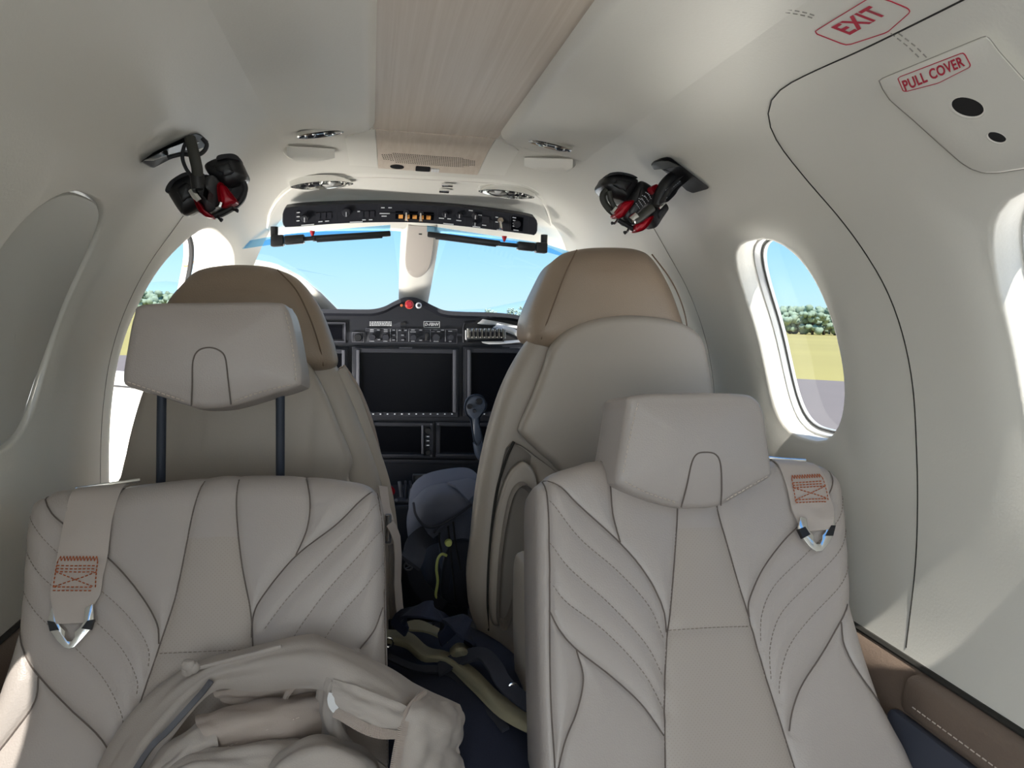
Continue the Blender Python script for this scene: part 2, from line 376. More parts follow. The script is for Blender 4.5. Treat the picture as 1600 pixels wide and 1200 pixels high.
def radial(p):
    """(phi, radius ratio) of a point relative to the shell"""
    x = p[0]/kx(p[1]); z = p[2]-CZ; z = z/kz(p[1]) if z > 0 else z
    phi = math.atan2(z, x)
    if phi < -PI/2: phi += 2*PI
    return phi, math.hypot(x, z)/prof(phi)
def hit(px, py, off=0.0):
    """where the line of sight meets the lining (off = distance inside it)"""
    d = ray(px, py); d = d/np.linalg.norm(d); t0 = 0.0; t = 0.05
    while t < 4:
        p = EYE+d*t; ph, k = radial(p)
        if k > 1-off/prof(ph): break
        t0 = t; t += 0.02
    for _ in range(30):
        m = (t0+t)/2; p = EYE+d*m; ph, k = radial(p)
        if k > 1-off/prof(ph): t = m
        else: t0 = m
    return EYE+d*t
def snorm(p):
    """inward normal of the lining at a point on it"""
    ph, _ = radial(p); e = 1e-3; a = S(p[1]+e, ph)-S(p[1]-e, ph); b = S(p[1], ph+e)-S(p[1], ph-e); n = np.cross(a, b); n /= np.linalg.norm(n)
    return n if np.dot(n, np.array([0, p[1], CZ])-p) > 0 else -n
def WS(x, z): return 1.95+(0.25-max(z, -0.05))*1.6-0.6*x*x          # windscreen surface, y of (x, z)
def yend(phi):
    a, b = 1.5, 2.7
    for _ in range(40):
        m = (a+b)/2; p = S(m, phi)
        if m < WS(p[0], p[2]): a = m
        else: b = m
    return a
_phs = np.linspace(PHI0, PI-PHI0, 400); _ye = np.array([yend(p) for p in _phs])
def ymap(y, phi): return y if y <= 1.5 else 1.5+(y-1.5)/0.5*(float(np.interp(phi, _phs, _ye))-1.5)
D = math.radians
# openings: name, centre y, half y, centre phi, half phi, exponent, patch half y, patch half phi, roll depth, tunnel depth
OPEN = [('window_1', 1.185, .125, D(12.5), D(17.2), 2.9, .19, D(24), .010, .040),
        ('window_2', 0.605, .125, D(12.5), D(17.2), 2.9, .19, D(24), .010, .040),
        ('window_3', 1.13, .14, D(167.5), D(18.0), 2.9, .19, D(24), .010, .014),
        ('window_4', 0.58, .125, D(167.5), D(17.2), 2.9, .19, D(24), .010, .040),
        ('window_5', -.08, .125, D(12.5), D(17.2), 2.9, .19, D(24), .010, .040),
        ('window_6', 1.78, .14, D(12.5), D(17.2), 2.9, .17, D(24), .004, .030),
        ('door_1', 1.752, .20, D(188), D(44), 3.2, .225, D(50), .004, .09),
        ('door_2', -.80, .40, D(185), D(46), 6, .45, D(52), .004, .05)]
def build_shell():
    ys = set(np.round(np.linspace(-1.7, 1.5, 81), 4)) | set(np.round(np.linspace(1.5, 2.0, 21), 4))
    ph = set(np.round(np.linspace(PHI0, PI-PHI0, 121), 5))
    for o in OPEN:
        for s in (-1, 1): ys.add(round(o[1]+s*o[6], 4)); ph.add(round(o[3]+s*o[7], 5))
    def clean(vals, keep, eps):
        out = []
        for v in sorted(vals):
            if v not in keep and any(abs(v-k) < eps for k in keep): continue
            out.append(v)
        return out
    ky = {round(o[1]+s*o[6], 4) for o in OPEN for s in (-1, 1)}; kp = {round(o[3]+s*o[7], 5) for o in OPEN for s in (-1, 1)}
    ys = clean(ys, ky, .008); ph = clean(ph, kp, .008)
    ny, nph = len(ys), len(ph); vs = [S(ymap(y, p), p) for y in ys for p in ph]; fs = []; tagf = []
    rects = [(ys.index(round(o[1]-o[6], 4)), ys.index(round(o[1]+o[6], 4)), ph.index(round(o[3]-o[7], 5)), ph.index(round(o[3]+o[7], 5))) for o in OPEN]
    for i in range(ny-1):
        for j in range(nph-1):
            if any(a <= i < b and c <= j < d for a, b, c, d in rects): continue
            fs.append((i*nph+j, (i+1)*nph+j, (i+1)*nph+j+1, i*nph+j+1))
            m = (ph[j]+ph[j+1])/2; tagf.append('wall_right' if m < D(52) else ('wall_left' if m > D(128) else 'ceiling'))
    rims = {}
    for o, (a, b, c, d) in zip(OPEN, rects):
        nm, y0, hy, p0, hp, ex, py, pp, roll, tun = o
        per = [(a, j) for j in range(c, d)]+[(i, d) for i in range(a, b)]+[(b, j) for j in range(d, c, -1)]+[(i, c) for i in range(b, a, -1)]
        idx = [i*nph+j for i, j in per]
        # direction of every border vertex, then the opening's own outline in that direction
        ang = [math.atan2((ph[j]-p0)/hp, (ys[i]-y0)/hy) for i, j in per]
        def ol(t, k, y0=y0, hy=hy, p0=p0, hp=hp, ex=ex): 
            c_, s_ = math.cos(t), math.sin(t); r = (abs(c_)**ex+abs(s_)**ex)**(-1/ex); return y0+hy*k*r*c_, p0+hp*k*r*s_
        bord = [(ys[i], ph[j]) for i, j in per]
        prev = idx; N = len(idx)
        steps = [(.30, 0, .1), (.6, 0, .35), (.82, 0, .65), (.94, 0, .85), (1, 1.0, 1.0)]
        prof_rings = []
        for f, _, dd in steps: prof_rings.append([(b_[0]+(ol(t, 1)[0]-b_[0])*f, b_[1]+(ol(t, 1)[1]-b_[1])*f, roll*smooth01(dd)) for b_, t in zip(bord, ang)])
        for k, dep in ((.992, .004), (.980, .010), (.972, .018), (.966, tun)): prof_rings.append([(*ol(t, k), roll+dep) for t in ang])
        for R in prof_rings:
            cur = []
            for (y, p, dd) in R:
                cur.append(len(vs)); vs.append(S(ymap(y, p), p, -dd))
            for q in range(N):
                fs.append((prev[q], cur[q], cur[(q+1) % N], prev[(q+1) % N])); tagf.append('wall_right' if p0 < PI/2 else 'wall_left')
            prev = cur
        rims[nm] = (ang, ol, o)
    vs = np.array(vs); n = np.zeros_like(vs)
    F = np.array(fs)
    nf = np.cross(vs[F[:, 2]]-vs[F[:, 0]], vs[F[:, 3]]-vs[F[:, 1]])
    for k in range(4): np.add.at(n, F[:, k], nf)
    n /= np.linalg.norm(n, axis=1, keepdims=True)+1e-12
    cen = vs.copy(); cen[:, 0] = 0; cen[:, 2] = CZ
    flip = np.sum(nf*(cen[F].mean(1)-vs[F].mean(1)), axis=1).sum() < 0
    for nm in ('ceiling', 'wall_left', 'wall_right'):
        sel = [f for f, t in zip(fs, tagf) if t == nm]; used = sorted({i for f in sel for i in f}); mp = {u: k for k, u in enumerate(used)}
        me = bpy.data.meshes.new(nm); me.from_pydata([tuple(vs[u]) for u in used], [], [tuple(mp[i] for i in (f[::-1] if flip else f)) for f in sel]); me.update()
        me.shade_smooth(); me.normals_split_custom_set_from_vertices([tuple((-n if flip else n)[u]) for u in used])
        o = link(nm, me, 'liner', smooth=False); o['kind'] = 'structure'
    return rims
RIMS = build_shell()
def window_parts(nm, label, shade=False, glass='glass'):
    ang, ol, o = RIMS[nm]; y0, hy, p0, hp, ex, _, _, roll, tun = o[1:]
    root = None
    def ring(k, dep): return [S(ymap(y, p), p, -(roll+dep)) for y, p in (ol(t, k) for t in np.linspace(0, 2*PI, 97)[:-1])]
    mb = MB(); mb.rings([ring(.985, tun-.004), ring(.945, tun-.006), ring(.93, tun-.001), ring(.925, tun+.006), ring(.895, tun+.007), ring(.89, tun+.013), ring(.985, tun+.014)], cap0=False, cap1=False)
    root = mb.obj(nm, 'rim', ang=25); root['kind'] = 'structure'
    MB().rings([ring(.912, tun+.0045), ring(.905, tun+.0045), ring(.905, tun+.0085), ring(.912, tun+.0085)], False, False).obj('gasket', 'gap', root)
    rr = [ring(k, tun+.010) for k in (.92, .6, .3, .02)]
    MB().rings(rr, cap0=False, cap1=True).obj('pane', glass, root)
    return root
window_parts('window_1', ''); window_parts('window_2', ''); window_parts('window_4', ''); window_parts('window_5', ''); window_parts('window_6', '')
w3 = window_parts('window_3', '')
def window_blind():
    ang, ol, o = RIMS['window_3']; roll = o[8]
    def ring(k, dep, cut=None): 
        out = []
        for t in np.linspace(0, 2*PI, 97)[:-1]:
            y, p = ol(t, k); out.append(S(ymap(y, p), p, -(roll+dep)))
        return out
    # slid closed, standing a little off the frame at its forward lower edge
    def ring2(k, dep):
        out = []
        for t in np.linspace(0, 2*PI, 97)[:-1]:
            y, p = ol(t, k); c, s = math.cos(t), math.sin(t)
            g = .014*math.exp(-((t-math.radians(38))/.33)**2)
            out.append(S(ymap(y-g, p), p, -(roll+dep)))
        return out
    ob = MB().rings([ring2(.962, .010), ring2(.95, .004), ring2(.9, .003), ring2(.6, .003), ring2(.3, .003), ring2(.12, .003)], False, True).obj('window_blind', 'shade', w3, label='pale grey pull-down blind')
window_blind()
# joints of the lining: narrow dark gaps lying on the surface
def seam_px(name, pts, r=.0016, m='gap', n=6):
    P = [hit(*p) for p in resample(crom(pts, 8), 60)]
    P = [p+snorm(p)*r*.2 for p in P]; o = MB().tube(P, r, n).obj(name, m); o['kind'] = 'structure'; return o
def hoop(name, y, a0, a1, r=.0009, m='gap'):
    o = MB().tube([S(y, a, r*.2) for a in np.linspace(a0, a1, 60)], r, 6).obj(name, m); o['kind'] = 'structure'; return o
seam_px('trim_1', [(1508, -2), (1440, 32), (1350, 76), (1270, 112), (1225, 136), (1204, 160), (1202, 190), (1218, 226), (1260, 280), (1310, 338), (1350, 392), (1385, 452), (1410, 520), (1426, 600), (1432, 690), (1434, 790), (1430, 890), (1416, 1012)], .0010)
hoop('trim_2', 1.52, D(139), D(215), m='gap_light')
hoop('trim_3', 1.52, D(-35), D(41), m='gap_light')

# ------------------------------------------------------------------ windscreen and front frame
def on_ws(px, py):
    d = ray(px, py); t0, t = 0.5, 4.0
    for _ in range(60):
        m = (t0+t)/2; p = EYE+d*m
        if p[1] < WS(p[0], p[2]): t0 = m
        else: t = m
    return EYE+d*t
_left = [on_ws(*p) for p in [(612, 357), (560, 357), (500, 358), (440, 363), (400, 376), (368, 394), (361, 403), (390, 408), (430, 411), (470, 431), (500, 456), (525, 481)]]
_half = [(abs(p[0]), p[2]) for p in _left]+[(_left[-1][0]*-1-.06, -.05), (0.02, -.06)]
_star = [(abs(p[0]), p[2]) for p in _left[:7]]+[(.470, .09), (.465, .02), (.44, -.035), (.38, -.05), (0.02, -.06)]
def wsp(x, z, dy=0): return np.array([x, WS(x, z)+dy, z])
_R = [(p[0], p[1]) for p in _star]; _L = [(-p[0], p[1]) for p in _half]
_union = [(0, _R[0][1])]+_R+[(0, -.06)]+_L[::-1]
_uo = resample(_union, 160, True); _uc = np.array([0, .08])
def front_wall():
    rings = []
    out = []
    for p in _uo:                                                   # matching outer point on the shell edge, same direction from the pane's centre
        d = p-_uc; best = None; a = math.atan2(d[1], d[0]); 
        lo, hi = 1.0, 12.0
        for _ in range(40):
            m = (lo+hi)/2; q = _uc+d*m; y = WS(q[0], q[1]); ph, k = radial(np.array([q[0], y, q[1]]))
            if k < 1 and q[1] > -.9: lo = m
            else: hi = m
        out.append(lo)
    def R(f, dy): return [wsp(*(_uc+(p-_uc)*(1+(o-1)*f)), dy) for p, o in zip(_uo, out)]
    mb = MB(); mb.rings([R(0, .05), R(0, .012), R(.03, .003), R(.08, 0), R(.3, 0), R(.6, 0), R(1.02, 0)], False, False)
    o = mb.obj('wall_front', 'liner_white', ang=50); o['kind'] = 'structure'
    return o
front_wall()
def windscreen():
    root = None
    for s in (1, -1):
        H = [(s*p[0], p[1]) for p in (_star if s > 0 else _half)]; ol = resample(H, 60, True); c = ol.mean(0)
        def R(k, dy): return [wsp(*(c+(p-c)*k), dy) for p in ol]
        mb = MB().rings([R(1.02, .024), R(.6, .024), R(.3, .024), R(.02, .024)], False, True)
        o = mb.obj('windscreen_pane', 'glass', root) if root else mb.obj('window_7', 'glass')
        if root is None: root = o; root['kind'] = 'structure'
    return root
windscreen()
def centre_post():
    # tapering post between the two panes with a scooped recess at its upper end
    rows = []
    for z in np.linspace(.27, -.06, 24):
        w = .046+.006*math.sin((z-.05)*9); y = WS(0, z)
        rec = .006*smooth01((z-.10)/.03) if z > .10 else 0
        R = []
        for t in np.linspace(-1, 1, 21):
            x = -.002+w*t; dome = -.022*(1-abs(t)**3)
            R.append(np.array([x, y+dome+.012, z]))
        rows.append(R+[np.array([w, y+.04, z]), np.array([-w, y+.04, z])])
    o = MB().rings(rows).obj('trim_4', 'liner_white', ang=40); o['kind'] = 'structure'
    # dull grey recessed tongue on the post
    c = (-.002, .16); ol = [(-.036, .235), (-.037, .18), (-.036, .15), (-.030, .128), (-.016, .112), (0, .107), (.016, .112), (.030, .128), (.036, .15), (.037, .18), (.036, .235)]
    ol = resample(crom(ol, 4), 48)
    ol = np.array(ol); cc = np.array([0, .18]); rr = []
    for k, d in ((1.0, -.004), (.97, -.0125), (.8, -.0145), (.02, -.015)):
        rr.append([np.array([-.002+q[0], WS(0, q[1])+d, q[1]]) for q in (cc+(ol-cc)*k)])
    t = MB().rings(rr, False, True).obj('post_recess', 'grey_post', o)
    MB().box((-.004, WS(0, .215)-.0165, .215), (.008, .003, .003)).obj('slot', 'black', t)
M['grey_post'] = mat('warm_grey_post_facing', srgb(188, 180, 172), 0.5, noise=6, var=0.03)
centre_post()
# floor, rear bulkhead
fl = MB().box((0, .5, -.875), (1.3, 4.5, .03)).obj('floor', 'carpet'); fl['kind'] = 'structure'
rb = MB().rings([[S(-1.69, a) for a in np.linspace(PHI0, PI-PHI0, 60)], [S(-1.69, a)+np.array([0, -.03, 0]) for a in np.linspace(PHI0, PI-PHI0, 60)]]).obj('wall_rear', 'liner'); rb['kind'] = 'structure'

# ------------------------------------------------------------------ outside
GZ = -2.0
apron = [(-70, 14), (.24, 35.6), (60, -3.2), (60, -80), (-70, -80)]
g = MB().rings([[np.array([x, y, GZ-.1]) for x, y in apron], [np.array([x, y, GZ]) for x, y in apron]]).obj('ground', 'tarmac'); g['kind'] = 'structure'
def ground_quad(name, m, pts, z):
    o = link(name, mesh([(x, y, z) for x, y in pts], [tuple(range(len(pts)))]), m); o['kind'] = 'structure'; return o
ground_quad('ground_field', 'grass', [(-1200, -300), (1500, -300), (1500, 1500), (-1200, 1500)], GZ-.11)
def tree(name, label, group, x, y, h, w, seed, dark=False):
    rs = np.random.RandomState(seed); t = thing(name, label, 'tree', (x, y, GZ-.1), group)
    MB().cyl((x, y, GZ-.1), (x, y, GZ+h*.4), w*.05, 7).obj('trunk', 'bark', t)
    mb = MB()
    for k in range(44):
        a = rs.uniform(0, 6.28); zz = rs.uniform(.10, .93); r = math.sqrt(rs.uniform(.05, 1))*.5*w*math.sqrt(max(.05, 1-((zz-.45)/.55)**2)); zz *= h; s = rs.uniform(.07, .15)*w
        c = np.array([x+r*math.cos(a), y+r*math.sin(a), GZ+zz]); b = MB().ball(c, (s, s, s*rs.uniform(.7, 1.1)), 5)
        vv = [tuple(np.array(v)+rs.uniform(-.22, .22, 3)*s) for v in b.v]; mb.add(vv, b.f)
    mb.obj('crown', 'leaf_far' if dark else 'leaf', t, ang=180)  # dark picks the foliage colour with more haze painted in
def far(px, Y):                                                     # direction of a far thing as seen from the cabin window
    d = ray(px, 500); return d[0]/d[1]*Y+EYE[0], Y
k = 0
for i, px in enumerate(np.linspace(1130, 1350, 26)):
    d = ray(px, 500); R_ = 205+(22 if i % 2 else -8)+random.uniform(-4, 4); x, y = d[0]*R_+EYE[0], d[1]*R_
    tree('field_tree', 'leafy green tree in the wood edge beyond the dry field', 'trees of the far wood edge', x, y, random.uniform(6.6, 8.6), random.uniform(6.5, 8.5), 40+i)
for i, px in enumerate(np.linspace(90, 330, 12)):
    d = ray(px, 480); R_ = 260+random.uniform(-20, 20); x, y = d[0]*R_+EYE[0], d[1]*R_
    tree('field_tree', 'green tree across the field on the pilot door side', 'trees beyond the pilot door', x, y, random.uniform(7, 9), random.uniform(9, 12), 80+i)
for i, (px, h) in enumerate(((762, 9), (770, 8), (798, 11), (806, 9), (815, 13), (824, 9), (690, 6), (700, 6))):
    d = ray(px, 490); R_ = 620; x, y = d[0]*R_+EYE[0], d[1]*R_
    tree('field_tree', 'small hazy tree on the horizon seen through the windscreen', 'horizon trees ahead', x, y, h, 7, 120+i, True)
hl = []
for i in range(41):
    a = -1.0+i*.05; hl.append((1350*math.sin(a), 1350*math.cos(a), 26+22*math.sin(i*.55)+9*math.sin(i*1.3)))
hv = []; hf = []
for (x, y, h) in hl:
    hv += [(x, y, GZ-2), (x*1.05, y*1.05, GZ+h*.6), (x*1.15, y*1.15, GZ+h), (x*1.3, y*1.3, GZ-2)]
for i in range(40):
    for k in range(3): hf.append((i*4+k, i*4+k+1, i*4+k+5, i*4+k+4))
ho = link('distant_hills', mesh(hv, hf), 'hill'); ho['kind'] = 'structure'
def far_car():
    x, y = far(186, 9.4); x -= 1.2; z = GZ; t = thing('parked_car', 'small blue car parked beyond the open pilot door', 'car', (x, y, z))
    b = MB(); ol = [(-1.9, .35), (-1.95, .8), (-1.5, .95), (-1.0, 1.42), (.6, 1.45), (1.15, .98), (1.9, .82), (1.95, .35)]
    b.rings([[np.array([x+p[0], y-.8, z+p[1]]) for p in ol], [np.array([x+p[0], y+.8, z+p[1]]) for p in ol]]).obj('body', 'blue_paint', t, bevel=.06)
    for sx in (-.55, .45):
        MB().box((x+sx, y-.81, z+1.16), (.75, .02, .32)).obj('side_window', 'screen', t)
    for sx in (-1.2, 1.2):
        for sy in (-.75, .75): MB().cyl((x+sx, y+sy-.1, z+.33), (x+sx, y+sy+.1, z+.33), .33, 16).obj('wheel', 'black_soft', t)
far_car()

# ------------------------------------------------------------------ pilot door, standing open
def pilot_door():
    x0, x1, y = -.70, -1.42, 2.06; P = np.array([-.95, y, -.45]); t = thing('pilot_door', 'white inner panel of the pilot door standing open outside the left cockpit wall', 'door', tuple(P))
    fr = frame(P, (1, 0, 0), (0, 0, 1))
    ol = [(.30, .27), (-.5, .33), (-.5, -.33), (.1, -.34), (.27, -.2), (.31, .05)]
    plate(fr, ol, -.03, .0).obj('panel', 'ivory', t, bevel=.008)
    MB().tube([loc(fr, .29, .232, .001), loc(fr, -.48, .292, .001)], .003, 6).obj('belt_seal', 'seal', t)
    inflate(fr, [(.24, .18), (-.44, .23), (-.44, -.26), (.08, -.28), (.22, -.12)], .014, .0, n=60).obj('lining', 'ivory', t)
    R = []
pilot_door()
def door_frame():
    ang, ol, o = RIMS['door_1']; y0, hy, p0, hp, ex, _, _, roll, tun = o[1:]
    def ring(k, dep): return [S(ymap(y, p), p, -(roll+dep)) for y, p in (ol(t, k) for t in np.linspace(0, 2*PI, 121)[:-1])]
    r = MB().rings([ring(.965, tun-.004), ring(.95, tun), ring(.945, tun+.012), ring(.965, tun+.016)], False, False).obj('door_1', 'rim'); r['kind'] = 'structure'
    MB().tube(ring(.944, tun+.02), .006, 8, closed=True).obj('door_seal', 'seal', r)
    MB().rings([ring(.955, tun+.025), ring(.935, tun+.03), ring(.935, tun+.04), ring(.955, tun+.044)], False, False).obj('skin_edge', 'ivory', r)
    q = [atY(*p, 2.0) for p in [(300, 412), (296, 405), (292, 403), (290, 408), (289, 416), (296, 412), (303, 410), (307, 414)]]
    MB().tube(crom(q, 6), .0035, 7).obj('retaining_strap', 'rope', r, label='ginger door strap')
door_frame()

# ------------------------------------------------------------------ headliner, wood spine, lights
def dome(x, y, off=0.0):
    """ceiling point above (x, y)"""
    a, b = 0.02, PI/2
    for _ in range(30):
        m = (a+b)/2; p = S(y, m)
        if p[0] > abs(x): a = m
        else: b = m
    p = S(y, a, off); return np.array([x, y, p[2]])
SPX0, SPX1 = -.126, .116                                            # wood spine edges
YF = 1.515
def ceiling_pad(side):
    xs = SPX1 if side > 0 else -SPX0
    nx, ny = 26, 60; X = [xs+(.36-xs)*(i/nx)**1.3 for i in range(nx+1)]; vs = []; fs = []
    r = .055
    for j in range(ny+1):
        y = -1.65+(YF+.035+1.65)*(1-(1-j/ny)**1.5)
        for i, x in enumerate(X):
            yy = y; dx = x-xs
            yf = YF+.035*smooth01((dx-.0)/.10)
            lim = yf-(r-math.sqrt(max(0, r*r-(r-min(dx, r))**2)) if dx < r else 0)
            yy = min(y, lim) if j < ny else lim
            yy = -1.65+(lim+1.65)*(1-(1-j/ny)**1.5)
            e = min(dx, (lim-yy)); up = smooth01(max(e, 0)/.016)**.5 if e < .016 else 1
            fade = 1-smooth01((x-.20)/.15)
            th = .018*up*fade-.002*(1-fade)-.001
            p = dome(x*side, yy, th); vs.append(p)
    n = nx+1
    for j in range(ny):
        for i in range(nx): fs.append((j*n+i, j*n+i+1, (j+1)*n+i+1, (j+1)*n+i))
    k = len(vs)                                                     # skirt up to the lining along the inner and front edges
    edge = [j*n for j in range(ny+1)]+[ny*n+i for i in range(1, n)]
    for e in edge: vs.append(np.array(vs[e])+np.array([0, 0, .026]))
    for q in range(len(edge)-1): fs.append((edge[q], edge[q+1], k+q+1, k+q))
    o = link('ceiling_pad', mesh_sharp(vs, fs, 60), 'liner'); o['kind'] = 'structure'
    o.name = 'trim_5' if side < 0 else 'trim_6'
ceiling_pad(-1); ceiling_pad(1)
def wood_spine():
    t = thing('ceiling_spine', 'long pale wood veneer panel along the middle of the ceiling', 'ceiling panel', (0, 0, .37))
    vs = []; N = 12
    def row(y, off, a=SPX0, b=SPX1): return [dome(a+(b-a)*i/N, y, off) for i in range(N+1)]
    G0 = [row(y, .002, SPX0-.004, SPX1+.004) for y in np.linspace(-1.65, YF+.004, 40)]
    A = [p for r in G0 for p in r]; n = N+1; fs = [(j*n+i, j*n+i+1, (j+1)*n+i+1, (j+1)*n+i) for j in range(39) for i in range(N)]
    link('wood_panel', mesh(A, fs, False), 'wood', t)
wood_spine()
def speaker_panel():
    P0 = [hit(*p) for p in ((590, 204), (775, 212), (735, 276), (588, 268))]
    t = thing('speaker_panel', 'pale wood speaker panel with pinhole grille ahead of the ceiling spine', 'speaker panel', tuple(P0[0]))
    OFF0, OFF1 = .004, .016
    def pt(u, v, off=0.0):
        x = SPX0+(SPX1-SPX0)*u; y = YF+.002+v*.21; x *= (1-.06*v)
        q = dome(x, y, OFF0+off); 
        return q+np.array([0, 0, .010*smooth01(v)*0])
    nu, nv = 16, 14; vs = [pt(i/nu, j/nv) for j in range(nv+1) for i in range(nu+1)]; n = nu+1
    fs = [(j*n+i, j*n+i+1, (j+1)*n+i+1, (j+1)*n+i) for j in range(nv) for i in range(nu)]
    k = len(vs); per = [i for i in range(n)]+[j*n+nu for j in range(1, nv+1)]+[nv*n+i for i in range(nu-1, -1, -1)]+[j*n for j in range(nv-1, 0, -1)]
    vs += [np.array(vs[e])+np.array([0, 0, .016]) for e in per]
    fs += [(per[q], per[(q+1) % len(per)], k+(q+1) % len(per), k+q) for q in range(len(per))]
    link('wood_face', mesh_sharp(vs, fs, 50), 'wood', t)
    mb = MB()
    for c in range(44):
        m = 7 if 4 < c < 38 else 5-(abs(c-21.5) > 19)
        for r in range(m):
            u = .06+.87*(c+.25*(r-3))/43; v = .60+.036*(r+(7-m)/2)+.02*math.sin(c/43*PI)*0
            a = pt(u, v, .0003); b = pt(u, v, .0012); mb.tube([a, b], .0013, 5)
    mb.obj('grille_hole', 'seal', t)['kind'] = 'stuff'
    def disc(u, v, a, b, m, nm, kind='e'):
        c = pt(u, v, .001); ex = pt(u+.01, v)-pt(u, v); ey = pt(u, v+.01)-pt(u, v); ex /= np.linalg.norm(ex); ey /= np.linalg.norm(ey); nn = np.cross(ex, ey); nn = nn if nn[2] < 0 else -nn
        ol = ellipse(a, b) if kind == 'e' else rrect(2*a, 2*b, min(a, b)*.3)
        MB().rings([[c+ex*p[0]+ey*p[1]-nn*.001 for p in ol], [c+ex*p[0]+ey*p[1]+nn*.0008 for p in ol]]).obj(nm, m, t)
    disc(.185, .925, .0155, .010, 'seal', 'sensor_lens'); disc(.44, .93, .0165, .012, 'seal', 'infrared_window', 'r')
    for q in range(3): disc(.535+.028*q, .945, .0028, .008, 'paper', 'indicator', 'r')
    # white cheeks beside the wood face
    for s in (-1, 1):
        vs = []; N2 = 10
        for j in range(N2+1):
            v = j/N2
            for i in range(7):
                u = i/6; xe = (SPX0 if s < 0 else SPX1); x = (xe*(1-.06*v))+s*(.001+.062*u*(.12+.88*smooth01(v*3.2+.0)));
                vs.append(dome(x, YF+.004+v*.20, .0045-.002*u))
        fs = [(j*7+i, j*7+i+1, j*7+i+8, j*7+i+7) for j in range(N2) for i in range(6)]
        k = len(vs); per = [i for i in range(7)]+[j*7+6 for j in range(1, N2+1)]+[N2*7+i for i in range(5, -1, -1)]+[j*7 for j in range(N2-1, 0, -1)]
        vs += [np.array(vs[e])+np.array([0, 0, .012]) for e in per]; fs += [(per[q], per[(q+1) % len(per)], k+(q+1) % len(per), k+q) for q in range(len(per))]
        link('side_cheek', mesh_sharp(vs, fs, 50), 'liner_white', t, label='cream side cheek')
speaker_panel()
def surf_frame(px, py, off=.0, ux=None):
    p = hit(px, py, off); n = snorm(p); u = np.array([1., 0, 0]) if ux is None else np.array(ux, float); return frame_n(p, u, n)
def frame_n(p, u, n):
    u = u-n*np.dot(u, n); u /= np.linalg.norm(u); return np.array(p), u, np.cross(n, u), n
def reading_light(px, py, label, order, off, w=.046, h=.0185):
    fr = surf_frame(px, py, off); t = thing('reading_light', label, 'light', tuple(fr[0]), 'oval chrome lights beside the ceiling spine')
    def e(a, b, z, c=0): return [loc(fr, c+a*math.cos(q), b*math.sin(q), z) for q in np.linspace(0, 2*PI, 33)[:-1]]
    MB().rings([e(w, h, -.006), e(w, h, .0012), e(w*.94, h*.92, .0028), e(w*.88, h*.8, .0012), e(w*.8, h*.66, -.0005)], False, True).obj('bezel', 'chrome', t)
    for c, r, nm, m in ((order*.018, .0095, 'lamp_eyeball', 'chrome'), (-order*.020, .0085, 'switch_cap', 'black')):
        MB().rings([e(r*1.25, r*1.05, -.001, c), e(r*1.25, r*1.05, .003, c), e(r*.9, r*.75, .0042, c)], True, True).obj(nm+'_ring', 'chrome', t)
        MB().rings([e(r*.85, r*.7, .003, c), e(r*.7, r*.55, .0055, c), e(r*.2, r*.15, .0062, c)], True, True).obj(nm, m, t)
reading_light(501, 209, 'oval chrome reading light left of the wood ceiling spine', 1, .0175)
reading_light(860, 227, 'oval chrome reading light right of the wood ceiling spine', -1, .0175)
def grip(pxs, label):
    a, b = pxs; pa, pb = hit(*a, .002), hit(*b, .002); c = (pa+pb)/2; n = snorm(hit((a[0]+b[0])/2, (a[1]+b[1])/2)); fr = frame_n(c, pb-pa, n); w = np.linalg.norm(pb-pa)/2
    if fr[2][1] < 0: fr = (fr[0], fr[1], -fr[2], fr[3])
    t = thing('grab_recess', label, 'grab handle', tuple(c), 'scooped grab recesses beside the spine')
    # a shallow scoop closed by a proud curved lip
    def arc(k, v, z): return [loc(fr, k*w*q, v-(.016*(1-abs(q)**2.4))*-1, z) for q in np.linspace(-1, 1, 25)]
    def row(v0, bow, z, k=1): return [loc(fr, k*w*q, v0+bow*(1-abs(q)**2.6), z) for q in np.linspace(-1, 1, 25)]
    mb = MB().rings([row(-.012, 0, .001, 1.05), row(-.004, 0, -.001), row(.002, .010, .010), row(.004, .022, .014), row(.008, .028, .012), row(.012, .032, .002, 1.05)], False, False, closed=False)
    mb.obj('lip', 'liner_white', t)
grip(((447, 231), (522, 236)), 'scooped cream grab recess under the left reading light')
grip(((820, 249), (896, 251)), 'scooped cream grab recess under the right reading light')

# ------------------------------------------------------------------ cockpit overhead console
def ceil_patch(u, v, off): return None
def console():
    t = thing('overhead_console', 'cream cockpit ceiling console carrying the curved black switch panel', 'console', tuple(hit(640, 300)))
    ol = [(416, 356), (418, 338), (424, 322), (436, 304), (456, 288), (490, 277), (560, 271), (640, 273), (735, 278), (800, 284), (835, 296), (852, 316), (860, 340), (865, 369)]
    top = [hit(*p) for p in resample(crom(ol, 6), 60)]
    low = [on_ws(*p) for p in resample(crom([(416, 357), (470, 352), (560, 348), (640, 349), (720, 352), (800, 360), (865, 370)], 6), 60)]
    rows = []
    for f in np.linspace(0, 1, 14):
        R = []
        for a, b in zip(top, low):
            c = a+(b-a)*f
            # follow the lining under the console, standing a little proud of it
            ph, k = radial(c); e = smooth01(f*6)*.004+.0005
            if f < .97: q = S(c[1], ph, e); c = np.array([q[0], c[1], q[2]]) if q[1] < WS(q[0], q[2])+.01 else c
            R.append(c)
        rows.append(R)
    mb = MB().rings(rows, False, False, closed=False)
    mb.rings([rows[0], [p+np.array([0, 0, .012]) for p in rows[0]]], False, False, closed=False)
    mb.obj('console_shell', 'liner_white', t, ang=60)
    MB().tube([p-np.array([0, 0, .0005]) for p in rows[1][2:-2]], .0022, 6).obj('console_edge', 'ivory', t)
    return t
cons = console()
